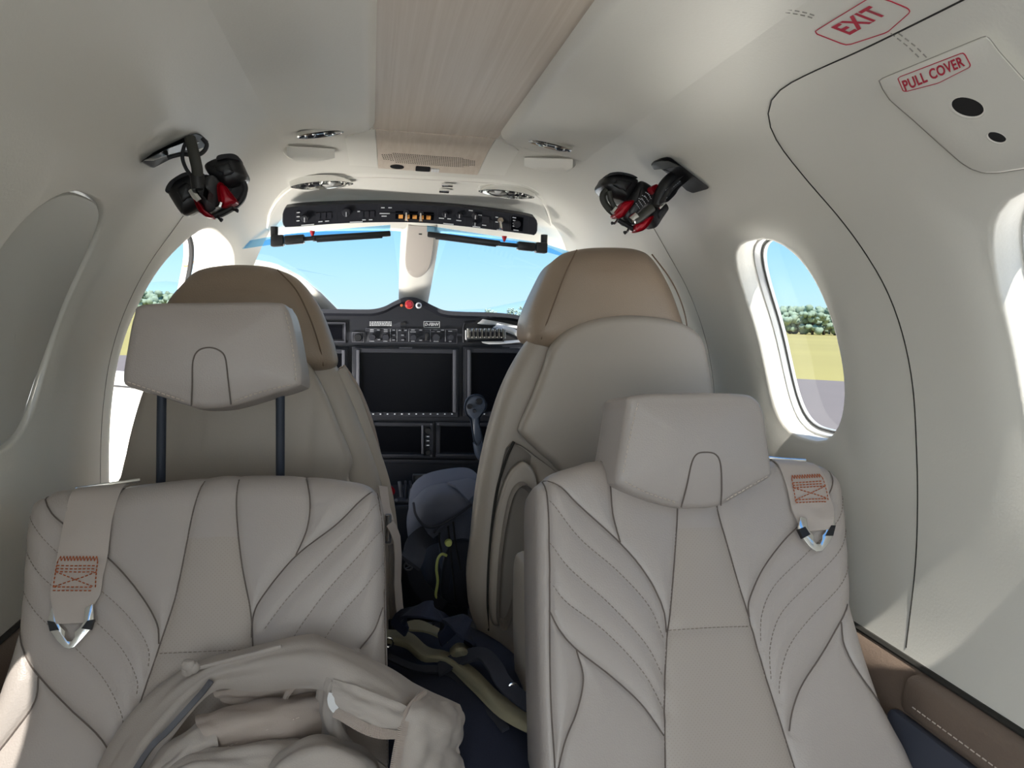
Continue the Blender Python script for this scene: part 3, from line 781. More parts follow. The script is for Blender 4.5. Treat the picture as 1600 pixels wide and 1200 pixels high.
# black switch strip: arc between its two pixel borders, on the console
TOPA = crom([(442, 325), (470, 321), (530, 318), (600, 317), (660, 319), (720, 323), (780, 330), (820, 336), (840, 341)], 10)
BOTA = crom([(441, 355), (470, 353.5), (530, 349), (600, 347), (660, 348), (720, 353), (780, 360), (820, 365), (839, 368)], 10)
TOPA = resample(TOPA, 101); BOTA = resample(BOTA, 101)
def strip_pt(u, v, off=0.0):
    """u across 0..1, v down 0..1 on the switch strip, off = proud of it towards the cabin"""
    i = min(99.999, max(0, u*100)); k = int(i); f = i-k
    a = TOPA[k]*(1-f)+TOPA[k+1]*f; b = BOTA[k]*(1-f)+BOTA[k+1]*f
    ya = 1.84-.30*(a[0]-640)**2/200**2*.12; yb = ya+.045
    pa = atY(a[0], a[1], 1.835-.03*((u-.5)*2)**2); pb = atY(b[0], b[1], 1.862-.03*((u-.5)*2)**2)
    p = pa+(pb-pa)*v; n = np.array([0, -.93, -.36]); return p+n*off
def switch_strip():
    t = thing('switch_panel', 'curved black overhead switch panel above the windscreen', 'control panel', tuple(strip_pt(.5, .5)))
    rows = []
    rim = [(u, v) for u, v in [(x, 0) for x in np.linspace(.012, .988, 50)]+[(.996, .12), (1, .3)]+[(1, .7), (.996, .88)]+[(x, 1) for x in np.linspace(.988, .012, 50)]+[(.004, .88), (0, .7)]+[(0, .3), (.004, .12)]]
    def R(k, o): return [strip_pt(.5+(u-.5)*(1-(1-k)*.1), .5+(v-.5)*k, o) for u, v in rim]
    MB().rings([R(1, -.03), R(1, .002), R(.94, .004), R(.6, .004), R(.25, .004), R(.02, .004)], False, True).obj('face', 'panel_black', t, ang=30)
    def ex(u, v, w, h, o0, o1, m, nm, lab=None):
        q = max(1, int(w/.012)); L = [(-1+2*k/q, -1) for k in range(q+1)]+[(1-2*k/q, 1) for k in range(q+1)]
        MB().rings([[strip_pt(u+a*w/2, v+b*h/2, o) for a, b in L] for o in (o0, o1)]).obj(nm, m, t, label=lab)
    for u in (.045, .213, .375, .607, .715, .823, .885, .965): ex(u, .5, .0022, .86, .003, .0046, 'bezel', 'divider')
    def knob(u, v, r, h, m='black', nm='rotary_knob'):
        a, b = strip_pt(u, v, .002), strip_pt(u, v, .002+h); MB().tube([a, a+(b-a)*.8, b], [r, r*.92, r*.75], 14).obj(nm, m, t)
        return a, b
    for u, v, r in ((.088, .58, .010), (.250, .42, .011), (.635, .42, .0075), (.690, .40, .0075), (.752, .36, .008), (.752, .74, .006)):
        a, b = knob(u, v, r, .012, 'bezel'); MB().box(b, (.0022, .002, r*1.6)).obj('pointer', 'white_ink', t)
    for u in (.140, .162, .184, .308, .330, .352): ex(u, .55, .017, .32, .002, .006, 'bezel', 'push_button')
    for i, u in enumerate((.463, .489, .517, .544, .571)): ex(u, .66, .0165, .19, .003, .010, 'amber', 'amber_button', 'amber square button')
    ex(.517, .60, .150, .42, .003, .0042, 'screen', 'button_recess')
    for u in (.484, .540):
        a = strip_pt(u, .46, .004); b = strip_pt(u, .84, .022); MB().tube([a, (a+b)/2, b], [.003, .003, .0045], 10).obj('toggle_lever', 'chrome', t)
        MB().tube([strip_pt(u, .46, .003), strip_pt(u, .46, .007)], .0075, 6).obj('toggle_nut', 'bezel', t)
    a = strip_pt(.852, .42, .004); b = strip_pt(.852, .80, .020); MB().tube([a, b], [.0035, .005], 10).obj('toggle_lever', 'chrome', t); MB().tube([a, strip_pt(.852, .42, .009)], .008, 6).obj('toggle_nut', 'chrome', t)
    ex(.795, .50, .026, .34, .003, .007, 'bezel', 'rocker_switch')
    ex(.918, .50, .046, .74, .003, .0055, 'screen', 'gauge_face')
    a, b = knob(.918, .5, .010, .010, 'bezel')
    def label(s, u, v, h):
        e1 = strip_pt(u+.02, v)-strip_pt(u-.02, v); e1 /= np.linalg.norm(e1); e2 = strip_pt(u, v-.2)-strip_pt(u, v+.2); e2 /= np.linalg.norm(e2); c = strip_pt(u, v, .0049)
        me = text_mesh(s, h, lambda x, y, z: c+e1*x+e2*y+np.array([0, -z, 0]), .0002, False); link('lettering', me, 'white_ink', t, smooth=False)
    # print on the strip: small legends, unreadable at this size, as short rules
    mb = MB()
    for u, v, w in ((.062, .30, .012), (.062, .50, .012), (.062, .70, .012), (.150, .82, .016), (.176, .82, .016), (.10, .93, .05), (.298, .40, .01), (.320, .84, .014), (.346, .84, .014), (.29, .93, .05), (.400, .52, .04), (.398, .66, .02), (.392, .22, .014), (.420, .22, .014), (.622, .66, .02), (.652, .66, .014), (.690, .70, .02), (.650, .93, .04), (.735, .12, .016), (.772, .3, .014), (.79, .80, .016), (.76, .93, .03), (.838, .3, .01), (.838, .55, .01), (.852, .95, .024), (.906, .2, .014), (.906, .35, .010), (.906, .5, .010), (.906, .65, .010), (.915, .85, .02)):
        mb.rings([[strip_pt(u+a*w/2, v+b*.024, o) for a, b in ((-1, -1), (1, -1), (1, 1), (-1, 1))] for o in (.0045, .0061)])
    mb.obj('legend', 'white_ink', t)['kind'] = 'stuff'
switch_strip()
def console_light(px0, px1, lens, label):
    c = hit((px0[0]+px1[0])/2, (px0[1]+px1[1])/2, .0185); a, b = hit(*px0, .0185), hit(*px1, .0185); n = snorm(hit((px0[0]+px1[0])/2, (px0[1]+px1[1])/2)); fr = frame_n(c, b-a, n); w = np.linalg.norm(b-a)/2
    t = thing('cockpit_light', label, 'light', tuple(c), 'oval chrome fittings of the cockpit console')
    def e(A, B, z, cx=0, cy=0): return [loc(fr, cx+A*math.cos(q)*(1 if B > .01 else 1), cy+B*math.sin(q)*(1-.35*abs(math.cos(q))**3), z) for q in np.linspace(0, 2*PI, 41)[:-1]]
    h = .020
    MB().rings([e(w*1.07, h*1.1, -.014), e(w*1.04, h*1.06, .002), e(w, h, .0022), e(w*.96, h*.92, -.007), e(w*.9, h*.8, -.0085)], False, True).obj('bezel', 'chrome', t)
    MB().rings([e(w*.42, h*.72, -.009, lens*w*.32), e(w*.40, h*.7, .001, lens*w*.32), e(w*.34, h*.6, .001, lens*w*.32), e(w*.32, h*.55, -.008, lens*w*.32)], False, True).obj('lamp_cup', 'chrome', t)
    MB().ball(loc(fr, lens*w*.32, 0, -.004), (.009, .009, .006), 7).obj('bulb_lens', 'rim', t)
    for dx in (-.38, -.62): MB().cyl(loc(fr, lens*w*dx, 0, -.012), loc(fr, lens*w*dx, 0, .001), .0062, 12).obj('push_switch', 'chrome', t)
console_light((456, 291), (551, 286), 1, 'left oval chrome light fitting above the switch panel')
console_light((749, 297), (834, 308), -1, 'right oval chrome light fitting above the switch panel')
def clip(px, py, w, h, label):
    fr = surf_frame(px, py, .010); t = thing('ceiling_switch', label, 'switch', tuple(fr[0]))
    plate(fr, rrect(w, h, .002), -.003, .0035).obj('body', 'chrome', t, bevel=.0008)
    plate(fr, rrect(w*.6, h*.4, .001, c=(0, h*.15)), .003, .0045).obj('slot', 'black', t)
clip(699, 289, .026, .008, 'upper of two tiny chrome switches on the cream console')
clip(694, 298, .024, .012, 'lower of two tiny chrome switches on the cream console')

# ------------------------------------------------------------------ sun visors folded up under the console
def visor(s, a, b, c, label, pin):
    Y = 1.86; A, B, Cc = atY(*a, Y), atY(*b, Y-.005), atY(*c, Y+.03)          # pivot block end, block inner end, rod tip near the post
    t = thing('sun_visor', label, 'sun visor', tuple(A), 'folded sun visors along the windscreen top')
    ux = (B-A)/np.linalg.norm(B-A); up = np.array([0, 0, 1.])
    R = np.stack([ux, np.cross(up, ux), up], 1)
    MB().box(A+ux*.012, (.030, .026, .026), R).obj('pivot_block', 'black', t, bevel=.003)
    MB().cyl(A+up*.012+ux*.004, A+up*.034+ux*.004, .009, 12).obj('ceiling_stud', 'black', t)
    MB().box(A+ux*.052, (.046, .022, .021), R).obj('swivel', 'black', t, bevel=.003)
    MB().box(B+ux*.012, (.05, .010, .010), R).obj('arm', 'black', t, bevel=.002)
    dv = Cc-B; L = np.linalg.norm(dv); dx = dv/L; R2 = np.stack([dx, np.cross(up, dx)/np.linalg.norm(np.cross(up, dx)), np.cross(dx, np.cross(up, dx))], 1)
    MB().box(B+dx*(L*.5+.015), (L-.03, .012, .014), R2).obj('clamp_bar', 'black', t, bevel=.003)
    MB().box(B+dx*(L*.5+.01)-np.array([0, 0, .006]), (L-.06, .006, .008), R2).obj('lower_bar', 'bezel', t, bevel=.002)
    q = atY(*pin, Y-.008); MB().tube([q+np.array([0, 0, .008]), q+np.array([0, 0, .004]), q+np.array([0, 0, -.006])], [.0065, .006, .002], 10).obj('thumb_knob', 'red', t, label='small dark red thumb knob')
    # the folded tinted blade lies up against the windscreen
    e = .012
    bl = [A+up*.004+np.array([-s*.10, .05, -.010]), A+up*.016+np.array([0, .03, 0]), B+up*.02+np.array([0, .03, 0]), Cc+up*.024+np.array([0, .02, 0]), Cc+up*.008+np.array([0, .02, 0]), B+up*.002+np.array([0, .03, 0]), A-up*.004+np.array([0, .03, 0]), A-up*.012+np.array([-s*.10, .05, -.010])]
    MB().rings([bl, [p+np.array([0, .003, 0]) for p in bl]]).obj('tinted_blade', 'glass_tint', t, label='blue tinted clear blade')
visor(1, (426, 377), (468, 374), (610, 365), 'folded sun visor with black bar over the left windscreen pane', (488, 366))
visor(-1, (852, 388), (800, 383), (668, 366), 'folded sun visor with black bar over the right windscreen pane', (788, 374))
# ------------------------------------------------------------------ the aircraft's own unseen white cowling and wings, added to bounce sun indoors
def cowling():
    t = thing('engine_cowling', 'white engine cowling ahead of the windscreen, below the line of sight', 'cowling', (0, 3.2, -1.0))
    rings = []
    for y, w, zt in ((2.47, .50, -.135), (2.7, .49, -.15), (3.2, .44, -.19), (3.8, .36, -.26), (4.3, .27, -.36), (4.5, .2, -.42)):
        rings.append([np.array([w*np.sign(math.cos(a))*abs(math.cos(a))**.8, y, zt-.35+.35*np.sign(math.sin(a))*abs(math.sin(a))**.9]) for a in np.linspace(0, 2*PI, 33)[:-1]])
    MB().rings(rings).obj('skin', 'ivory', t)
cowling()
def wing(s):
    t = thing('wing', 'white %s wing outside, below the cabin windows' % ('left' if s < 0 else 'right'), 'wing', (s*.7, .6, -1.0), 'white wings either side of the cabin')
    rings = []
    for x, c, y0, z in ((.70, 1.7, -.15, -1.02), (3.2, 1.4, .05, -.80), (6.0, 1.05, .25, -.50)):
        rings.append([np.array([s*x, y0+c*(.5+.5*math.cos(a)), z+.09*c*math.sin(a)*(1-.35*math.cos(a))]) for a in np.linspace(0, 2*PI, 25)[:-1]])
    MB().rings(rings).obj('skin', 'ivory', t)
wing(-1); wing(1)
# ------------------------------------------------------------------ seats
def cushion(fr, outline, thick, r=.02, dome=.012, back_scale=1.0, n=110, steps=5, smooth_curve=True, mid=None):
    """rounded block seen from its front: rim, rolled edge, domed face; back closed"""
    ol = resample(outline, n, True); c = np.mean(ol, axis=0) if mid is None else np.array(mid); R = []
    def ring(f, dn, ins=0.0):
        o = []
        for p in ol:
            d = p-c; L = np.linalg.norm(d); q = c+d*f*(1-ins/max(L, 1e-6)); o.append(loc(fr, q[0], q[1], dn))
        return o
    R.append(ring(back_scale*.55, -thick)); R.append(ring(back_scale*.86, -thick)); R.append(ring(back_scale*.965, -thick+.012)); R.append(ring(back_scale, -thick+.035))
    R.append(ring((1+back_scale)/2, -thick*.5)); 
    for k in range(steps+1):
        a = PI/2*k/steps; R.append(ring(1.0, -r+r*math.sin(a), r*(1-math.cos(a))))
    for f in (.9, .75, .55, .35, .18, .03): R.append(ring(f, dome*(1-f**2.2), r*f))
    return MB().rings(R)
def polypx(fr, pts, n=8, closed=True, curve=True):
    q = [px2loc(fr, *p) for p in pts]
    return crom(q, n, closed) if curve else q
def stitch_line(mb, pts3, up, step=.0062, r=.0006):
    P = np.array(pts3); L = np.r_[0, np.cumsum(np.linalg.norm(np.diff(P, axis=0), axis=1))]; k = 0.0
    while k+step*.62 < L[-1]:
        a = np.array([np.interp(k, L, P[:, i]) for i in range(3)]); b = np.array([np.interp(k+step*.62, L, P[:, i]) for i in range(3)])
        mb.tube([a, b], r, 4); k += step
def club_seat(label, P, tilt, edgeL, edgeR, top, seams, stitches, centre, group):
    a = math.radians(tilt); fr = frame(P, (1, 0, 0), (0, -math.sin(a), -math.cos(a)))
    root = thing('club_seat', label, 'seat', (P[0], P[1]-.30, -.86), group)
    q = lambda pts: np.array([px2loc(fr, *p) for p in pts])
    L_, R_, T_ = q(edgeL), q(edgeR), q(top); L_ = np.array(crom(L_, 8)); R_ = np.array(crom(R_, 8)); T_ = np.array(crom(T_, 8))
    v1 = min(L_[:, 1].max(), R_[:, 1].max()); NU, NV = 190, 190
    sm = [np.array(resample(crom(q(s), 8), 90)) for s in seams]; st = [np.array(resample(crom(q(s), 8), 90)) for s in stitches]
    A = np.vstack(sm); B = np.vstack(st)
    cl, cr = np.array(crom(q(centre[0]), 8)), np.array(crom(q(centre[1]), 8))
    U = np.zeros((NV+1, NU+1)); W = np.zeros((NV+1, NU+1))
    for j in range(NV+1):
        f = j/NV
        for i in range(NU+1):
            s = i/NU; s = .5-.5*math.cos(PI*s)*.35-(.5-s)*.65
            vv = f*v1
            ul = np.interp(vv, L_[:, 1], L_[:, 0]); ur = np.interp(vv, R_[:, 1], R_[:, 0]); u = ul+(ur-ul)*s
            vt = np.interp(u, T_[:, 0], T_[:, 1]); v = vt+(v1-vt)*f
            ul = np.interp(v, L_[:, 1], L_[:, 0]); ur = np.interp(v, R_[:, 1], R_[:, 0])
            U[j, i] = ul+(ur-ul)*s; W[j, i] = v
    def dist(C, pts):
        d = np.full(U.size, 9.0); uu, ww = U.ravel(), W.ravel()
        for k in range(0, len(pts), 120): d = np.minimum(d, np.sqrt(((uu[:, None]-pts[None, k:k+120, 0])**2+(ww[:, None]-pts[None, k:k+120, 1])**2)).min(1))
        return d.reshape(U.shape)
    dS, dT = dist(None, A), dist(None, B)
    wid = U[:, -1:]-U[:, :1]; s = (U-U[:, :1])/wid; de = np.minimum(U-U[:, :1], U[:, -1:]-U); vt = np.array([[np.interp(x, T_[:, 0], T_[:, 1]) for x in r] for r in U]); dt = W-vt
    Z = .016*np.abs(2*s-1)**2.2*np.clip(1.2-W*.6, .3, 1)
    def roll(d, r): k = np.clip(1-d/r, 0, 1); return -r*(1-np.sqrt(np.maximum(0, 1-k*k)))
    Z += roll(de, .030)+roll(dt, .042)
    Z += .0050*(1-np.exp(-(np.minimum(dS, .05)/.016)**1.5))-.0028*np.exp(-(dS/.0032)**2)
    Z += .0026*(1-np.exp(-(np.minimum(dT, .03)/.008)**1.5))
    def zat(u, v):
        k = np.argmin((U-u)**2+(W-v)**2); return Z.ravel()[k]
    vs = [loc(fr, U[j, i], W[j, i], Z[j, i]) for j in range(NV+1) for i in range(NU+1)]; n = NU+1
    fs = []; mi = []
    for j in range(NV):
        for i in range(NU):
            fs.append((j*n+i, j*n+i+1, (j+1)*n+i+1, (j+1)*n+i)); u = (U[j, i]+U[j+1, i+1])/2; v = (W[j, i]+W[j+1, i+1])/2
            mi.append(1 if (np.interp(v, cl[:, 1], cl[:, 0]) < u < np.interp(v, cr[:, 1], cr[:, 0]) and v > .075) else 0)
    nfront = len(fs)
    per = [i for i in range(n)]+[j*n+NU for j in range(1, NV+1)]+[NV*n+i for i in range(NU-1, -1, -1)]+[j*n for j in range(NV-1, 0, -1)]
    base = per; m = len(per); cu = np.array([U.mean(), W.mean()])
    for dep, ins in ((-.045, .0), (-.09, .002), (-.118, .014), (-.125, .03)):
        cur = []
        for e in per:
            j, i = divmod(e, n); d = np.array([U[j, i], W[j, i]])-cu; k = 1-ins/np.linalg.norm(d); p = cu+d*k; cur.append(len(vs)); vs.append(loc(fr, p[0], p[1], dep))
        for t in range(m): fs.append((base[t], base[(t+1) % m], cur[(t+1) % m], cur[t])); mi.append(0)
        base = cur
    fs.append(tuple(base)); mi.append(0)
    me = bpy.data.meshes.new('backrest'); me.from_pydata([tuple(v) for v in vs], [], fs); me.update()
    uv = me.uv_layers.new(name='UVMap'); Uf, Wf = U.ravel(), W.ravel(); lim = len(Uf)
    arr = np.zeros(len(me.loops)*2, dtype=np.float32); li = np.zeros(len(me.loops), dtype=np.int32); me.loops.foreach_get('vertex_index', li)
    ok = li < lim; arr[0::2][ok] = Uf[li[ok]]; arr[1::2][ok] = Wf[li[ok]]; uv.data.foreach_set('uv', arr)
    bm = bmesh.new(); bm.from_mesh(me); bmesh.ops.recalc_face_normals(bm, faces=bm.faces); bm.to_mesh(me); bm.free()
    o = link('backrest', me, ['leather', 'leather_perf'], root); me.polygons.foreach_set('material_index', np.array(mi, dtype=np.int32))
    cord = MB()
    for k in sm:
        cord.tube([loc(fr, p[0], p[1], zat(p[0], p[1])+.0012) for p in k[::2]], .0010, 5)
    cord.obj('seam_piping', 'seam', o)
    mb = MB()
    for k in st: stitch_line(mb, [loc(fr, p[0], p[1], zat(p[0], p[1])+.0006) for p in k[::2]], None)
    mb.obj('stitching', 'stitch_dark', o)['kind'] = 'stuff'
    # seat cushion, base and the moulded shell behind
    w0, w1 = L_[-1][0], R_[-1][0]; x0, x1 = P[0]-.235, P[0]+.235; bot = loc(fr, 0, v1, 0)
    fr2 = frame((P[0], bot[1]-.20, bot[2]-.02), (1, 0, 0), (0, -1, -.10))
    fr2 = (fr2[0], fr2[1], fr2[2], np.cross(fr2[1], fr2[2]) if np.cross(fr2[1], fr2[2])[2] > 0 else -np.cross(fr2[1], fr2[2]))
    cushion(fr2, rrect(.47, .46, .06), .13, .035, .012).obj('seat_cushion', 'leather', root)
    MB().box((P[0], bot[1]-.16, (bot[2]-.14-.86)/2), (.36, .36, .86+bot[2]-.16)).obj('pedestal', 'grey_trim', root, bevel=.02)
    return root, fr, zat
def perforate():
    m = M['leather_perf']; nt = m.node_tree; b = nt.nodes['Principled BSDF']
    for l in list(b.inputs['Normal'].links): nt.links.remove(l)
    src = b.inputs['Base Color'].links[0].from_socket
    uv = nt.nodes.new('ShaderNodeUVMap'); vo = nt.nodes.new('ShaderNodeTexVoronoi'); vo.voronoi_dimensions = '2D'; vo.inputs['Scale'].default_value = 260; vo.inputs['Randomness'].default_value = 0.0
    mp = nt.nodes.new('ShaderNodeMapping'); mp.inputs['Rotation'].default_value = (0, 0, math.radians(45)); nt.links.new(uv.outputs[0], mp.inputs[0]); nt.links.new(mp.outputs[0], vo.inputs['Vector'])
    lt = nt.nodes.new('ShaderNodeMath'); lt.operation = 'LESS_THAN'; lt.inputs[1].default_value = 0.13; nt.links.new(vo.outputs['Distance'], lt.inputs[0])
    mx = nt.nodes.new('ShaderNodeMix'); mx.data_type = 'RGBA'; mx.inputs['B'].default_value = (*srgb(158, 146, 138), 1)
    nt.links.new(lt.outputs[0], mx.inputs['Factor']); nt.links.new(src, mx.inputs['A']); nt.links.new(mx.outputs['Result'], b.inputs['Base Color'])
perforate()
GRP = 'aft facing beige leather club seats'
seatR, frR, zR = club_seat('beige quilted leather club seat on the right with low headrest, clear of any clothing', (.345, .985, -.225), 27,
    [(850, 745), (838, 765), (837, 850), (838, 950), (841, 1060), (846, 1200), (852, 1330)],
    [(1300, 728), (1312, 745), (1319, 800), (1325, 890), (1330, 955), (1350, 1030), (1382, 1110), (1425, 1200), (1480, 1330)],
    [(846, 748), (858, 738), (900, 724), (945, 712), (1075, 704), (1210, 712), (1280, 722), (1304, 730), (1314, 745)],
    [[(1058, 720), (1058, 795), (1055, 850), (1048, 940), (1041, 1010), (1038, 1080), (1038, 1200), (1040, 1320)],
     [(1110, 715), (1120, 795), (1135, 850), (1155, 920), (1170, 968), (1187, 1030), (1207, 1095), (1240, 1200), (1280, 1320)],
     [(945, 714), (952, 760), (956, 805), (968, 850)], [(852, 748), (875, 765), (900, 790), (968, 850), (1010, 900), (1035, 950), (1042, 992)],
     [(855, 955), (870, 985), (897, 1015), (950, 1055), (1000, 1100), (1038, 1152)], [(897, 1015), (908, 1060), (898, 1110), (878, 1160), (862, 1230)],
     [(1298, 730), (1290, 770), (1262, 806), (1225, 842), (1190, 890), (1169, 940), (1170, 968)],
     [(1320, 945), (1305, 972), (1280, 1020), (1250, 1070), (1236, 1110), (1231, 1145)], [(1306, 973), (1312, 1012), (1340, 1062), (1395, 1122)],
     [(850, 750), (854, 800), (856, 900), (856, 1000), (858, 1100), (864, 1200), (868, 1300)]],
    [[(1045, 985), (1108, 981), (1172, 979)], [(856, 785), (900, 842), (960, 892), (1010, 945), (1037, 1000)], [(856, 850), (885, 890), (950, 946), (1005, 1005), (1038, 1062)],
     [(857, 910), (880, 942), (940, 986), (1000, 1048), (1038, 1112)], [(1318, 765), (1300, 815), (1250, 870), (1205, 917), (1187, 962), (1187, 1012)],
     [(1322, 820), (1300, 865), (1255, 915), (1215, 960), (1200, 1010), (1203, 1065)], [(1324, 880), (1300, 920), (1260, 965), (1228, 1010), (1215, 1060), (1216, 1095)]],
    ([(1058, 720), (1058, 795), (1055, 850), (1048, 940), (1041, 1010), (1038, 1080), (1038, 1200), (1040, 1330)], [(1110, 715), (1120, 795), (1135, 850), (1155, 920), (1170, 968), (1187, 1030), (1207, 1095), (1240, 1200), (1284, 1330)]), GRP)
seatL, frL, zL = club_seat('beige quilted club seat on the left with raised headrest and a rumpled jacket', (-.345, 1.10, -.255), 27,
    [(62, 775), (46, 792), (40, 850), (33, 950), (22, 1010), (8, 1060), (-10, 1110), (-50, 1200), (-110, 1330)],
    [(590, 763), (598, 785), (602, 850), (604, 950), (606, 1050), (608, 1200), (610, 1330)],
    [(46, 790), (54, 774), (70, 764), (190, 753), (320, 738), (375, 735), (480, 738), (560, 750), (588, 760), (598, 775)],
    [[(320, 738), (302, 800), (290, 860), (274, 935), (246, 1020), (212, 1120), (180, 1220), (150, 1320)], [(372, 736), (370, 800), (378, 880), (392, 955), (395, 1005), (398, 1100), (400, 1320)],
     [(68, 770), (82, 798), (100, 818), (170, 872), (215, 922), (245, 972), (249, 1010)], [(190, 754), (182, 780), (172, 800), (168, 830), (170, 872)],
     [(477, 738), (485, 785), (480, 828), (462, 870)], [(586, 764), (560, 788), (525, 822), (462, 870), (412, 930), (396, 962), (393, 1000)],
     [(598, 950), (585, 985), (562, 1015)], [(30, 985), (45, 1022), (66, 1056), (110, 1105), (165, 1162), (190, 1230)], [(66, 1056), (60, 1096), (30, 1140), (-5, 1185)],
     [(590, 766), (600, 850), (601, 950), (603, 1050), (605, 1200), (606, 1300)]],
    [[(250, 1021), (300, 1019), (392, 1015)], [(588, 790), (560, 825), (508, 876), (455, 930), (410, 988)], [(596, 830), (560, 872), (512, 924), (470, 980), (440, 1030)], [(599, 880), (570, 920), (535, 960), (500, 1010)],
     [(45, 805), (80, 850), (140, 905), (200, 960), (232, 1010), (232, 1050)], [(42, 860), (75, 905), (135, 955), (190, 1010), (215, 1060), (214, 1090)], [(36, 920), (70, 965), (125, 1015), (165, 1060), (190, 1110), (195, 1140)]],
    ([(320, 738), (302, 800), (290, 860), (274, 935), (246, 1020), (212, 1120), (180, 1220), (148, 1330)], [(372, 736), (370, 800), (378, 880), (392, 955), (395, 1005), (398, 1100), (400, 1330)]), GRP)
# moulded shell edge beside the right seat, aisle side
def seat_shell():
    q = lambda pts, Y: [atY(*p, Y) for p in pts]
    ol = q([(834, 890), (823, 900), (819, 940), (820, 1060), (830, 1200), (838, 1330)], 1.06)
    A = crom(ol, 8); N = len(A); mb = MB()
    rings = [[p, p+np.array([.004, -.012, 0]), p+np.array([.010, -.014, 0]), p+np.array([.013, -.004, 0]), p+np.array([.013, .09, 0]), p+np.array([0, .09, 0])] for p in A]
    mb.rings(rings).obj('side_shell', 'leather_back', seatR, label='slim pale shell edge on the aisle side')
    gp = crom(q([(836, 892), (834, 940), (836, 1060), (843, 1200), (850, 1330)], 1.065), 8)
    MB().rings([[p, p+np.array([.008, 0, 0]), p+np.array([.008, .09, 0]), p+np.array([0, .09, 0])] for p in gp]).obj('shell_gap', 'seal', seatR)
seat_shell()
# headrests
def club_headrest(seat, Pc, Y, tilt, outline, tab, stitch1, side, thick):
    a = math.radians(tilt); P = atY(*Pc, Y); fr = frame(P, (1, 0, 0), (0, -math.sin(a), -math.cos(a)))
    ol = polypx(fr, outline, 5); hd = cushion(fr, ol, thick, .014, .010, 1.04, n=140).obj('headrest', 'leather', seat)
    def on(p, z=.0): u, v = px2loc(fr, *p); return loc(fr, u, v, z)
    tb = resample(crom([px2loc(fr, *p) for p in tab], 8), 60)
    def zz(p):                                                      # face height above the frame, as built by cushion
        c = np.mean(resample(ol, 140, True), axis=0); d = p-c; an = math.atan2(d[1], d[0]); o = np.array(resample(ol, 140, True))-c; k = np.argmin(np.abs((np.arctan2(o[:, 1], o[:, 0])-an+PI) % (2*PI)-PI)); f = min(.98, np.linalg.norm(d)/np.linalg.norm(o[k]))
        return .010*(1-f**2.2) if f < .9 else .010*(1-.9**2.2)*(1-(f-.9)/.1*1.0)
    MB().tube([loc(fr, p[0], p[1], zz(p)+.0003) for p in tb], .0011, 5).obj('seam_piping', 'seam', hd)
    mb = MB()
    for s in stitch1: 
        L = resample(crom([px2loc(fr, *p) for p in s], 8), 60); stitch_line(mb, [loc(fr, p[0], p[1], zz(p)+.0012) for p in L], None, .0068, .0009)
    mb.obj('stitching', 'stitch', hd)['kind'] = 'stuff'
    return hd, fr
club_headrest(seatR, (1088, 700), .950, 12, [(988, 618), (1070, 613), (1160, 614), (1185, 622), (1197, 642), (1204, 690), (1210, 735), (1207, 746), (1170, 768), (1128, 791), (1092, 795), (1060, 794), (1010, 780), (968, 760), (963, 744), (972, 690), (980, 640)],
    [(1064, 793), (1070, 760), (1076, 725), (1084, 710), (1098, 707), (1113, 710), (1121, 724), (1125, 760), (1126, 790)],
    [[(996, 630), (988, 660), (980, 700), (972, 742)], [(975, 752), (1010, 770), (1056, 785)], [(1134, 781), (1170, 760), (1202, 742)]], 1, .12)
club_headrest(seatL, (330, 560), 1.09, 8, [(222, 474), (330, 471), (430, 471), (446, 478), (456, 500), (466, 550), (472, 592), (466, 604), (420, 618), (364, 634), (330, 638), (298, 636), (250, 620), (198, 604), (189, 590), (196, 540), (206, 492)],
    [(299, 634), (302, 600), (304, 565), (312, 549), (328, 544), (344, 548), (354, 560), (358, 595), (361, 632)],
    [[(446, 488), (455, 530), (462, 580), (462, 596)], [(368, 626), (410, 612), (460, 600)], [(200, 597), (245, 612), (293, 628)]], -1, .11)
def post(px0, px1, Y):
    MB().cyl(atY(*px0, Y), atY(*px1, Y+.02), .0068, 16).obj('headrest_post', 'post_metal', seatL)
M['post_metal'] = mat('gunmetal_post', srgb(70, 76, 88), 0.35, 0.6, noise=20, var=0.05)
post((253, 600), (251, 770), 1.15); post((438, 595), (438, 760), 1.15)
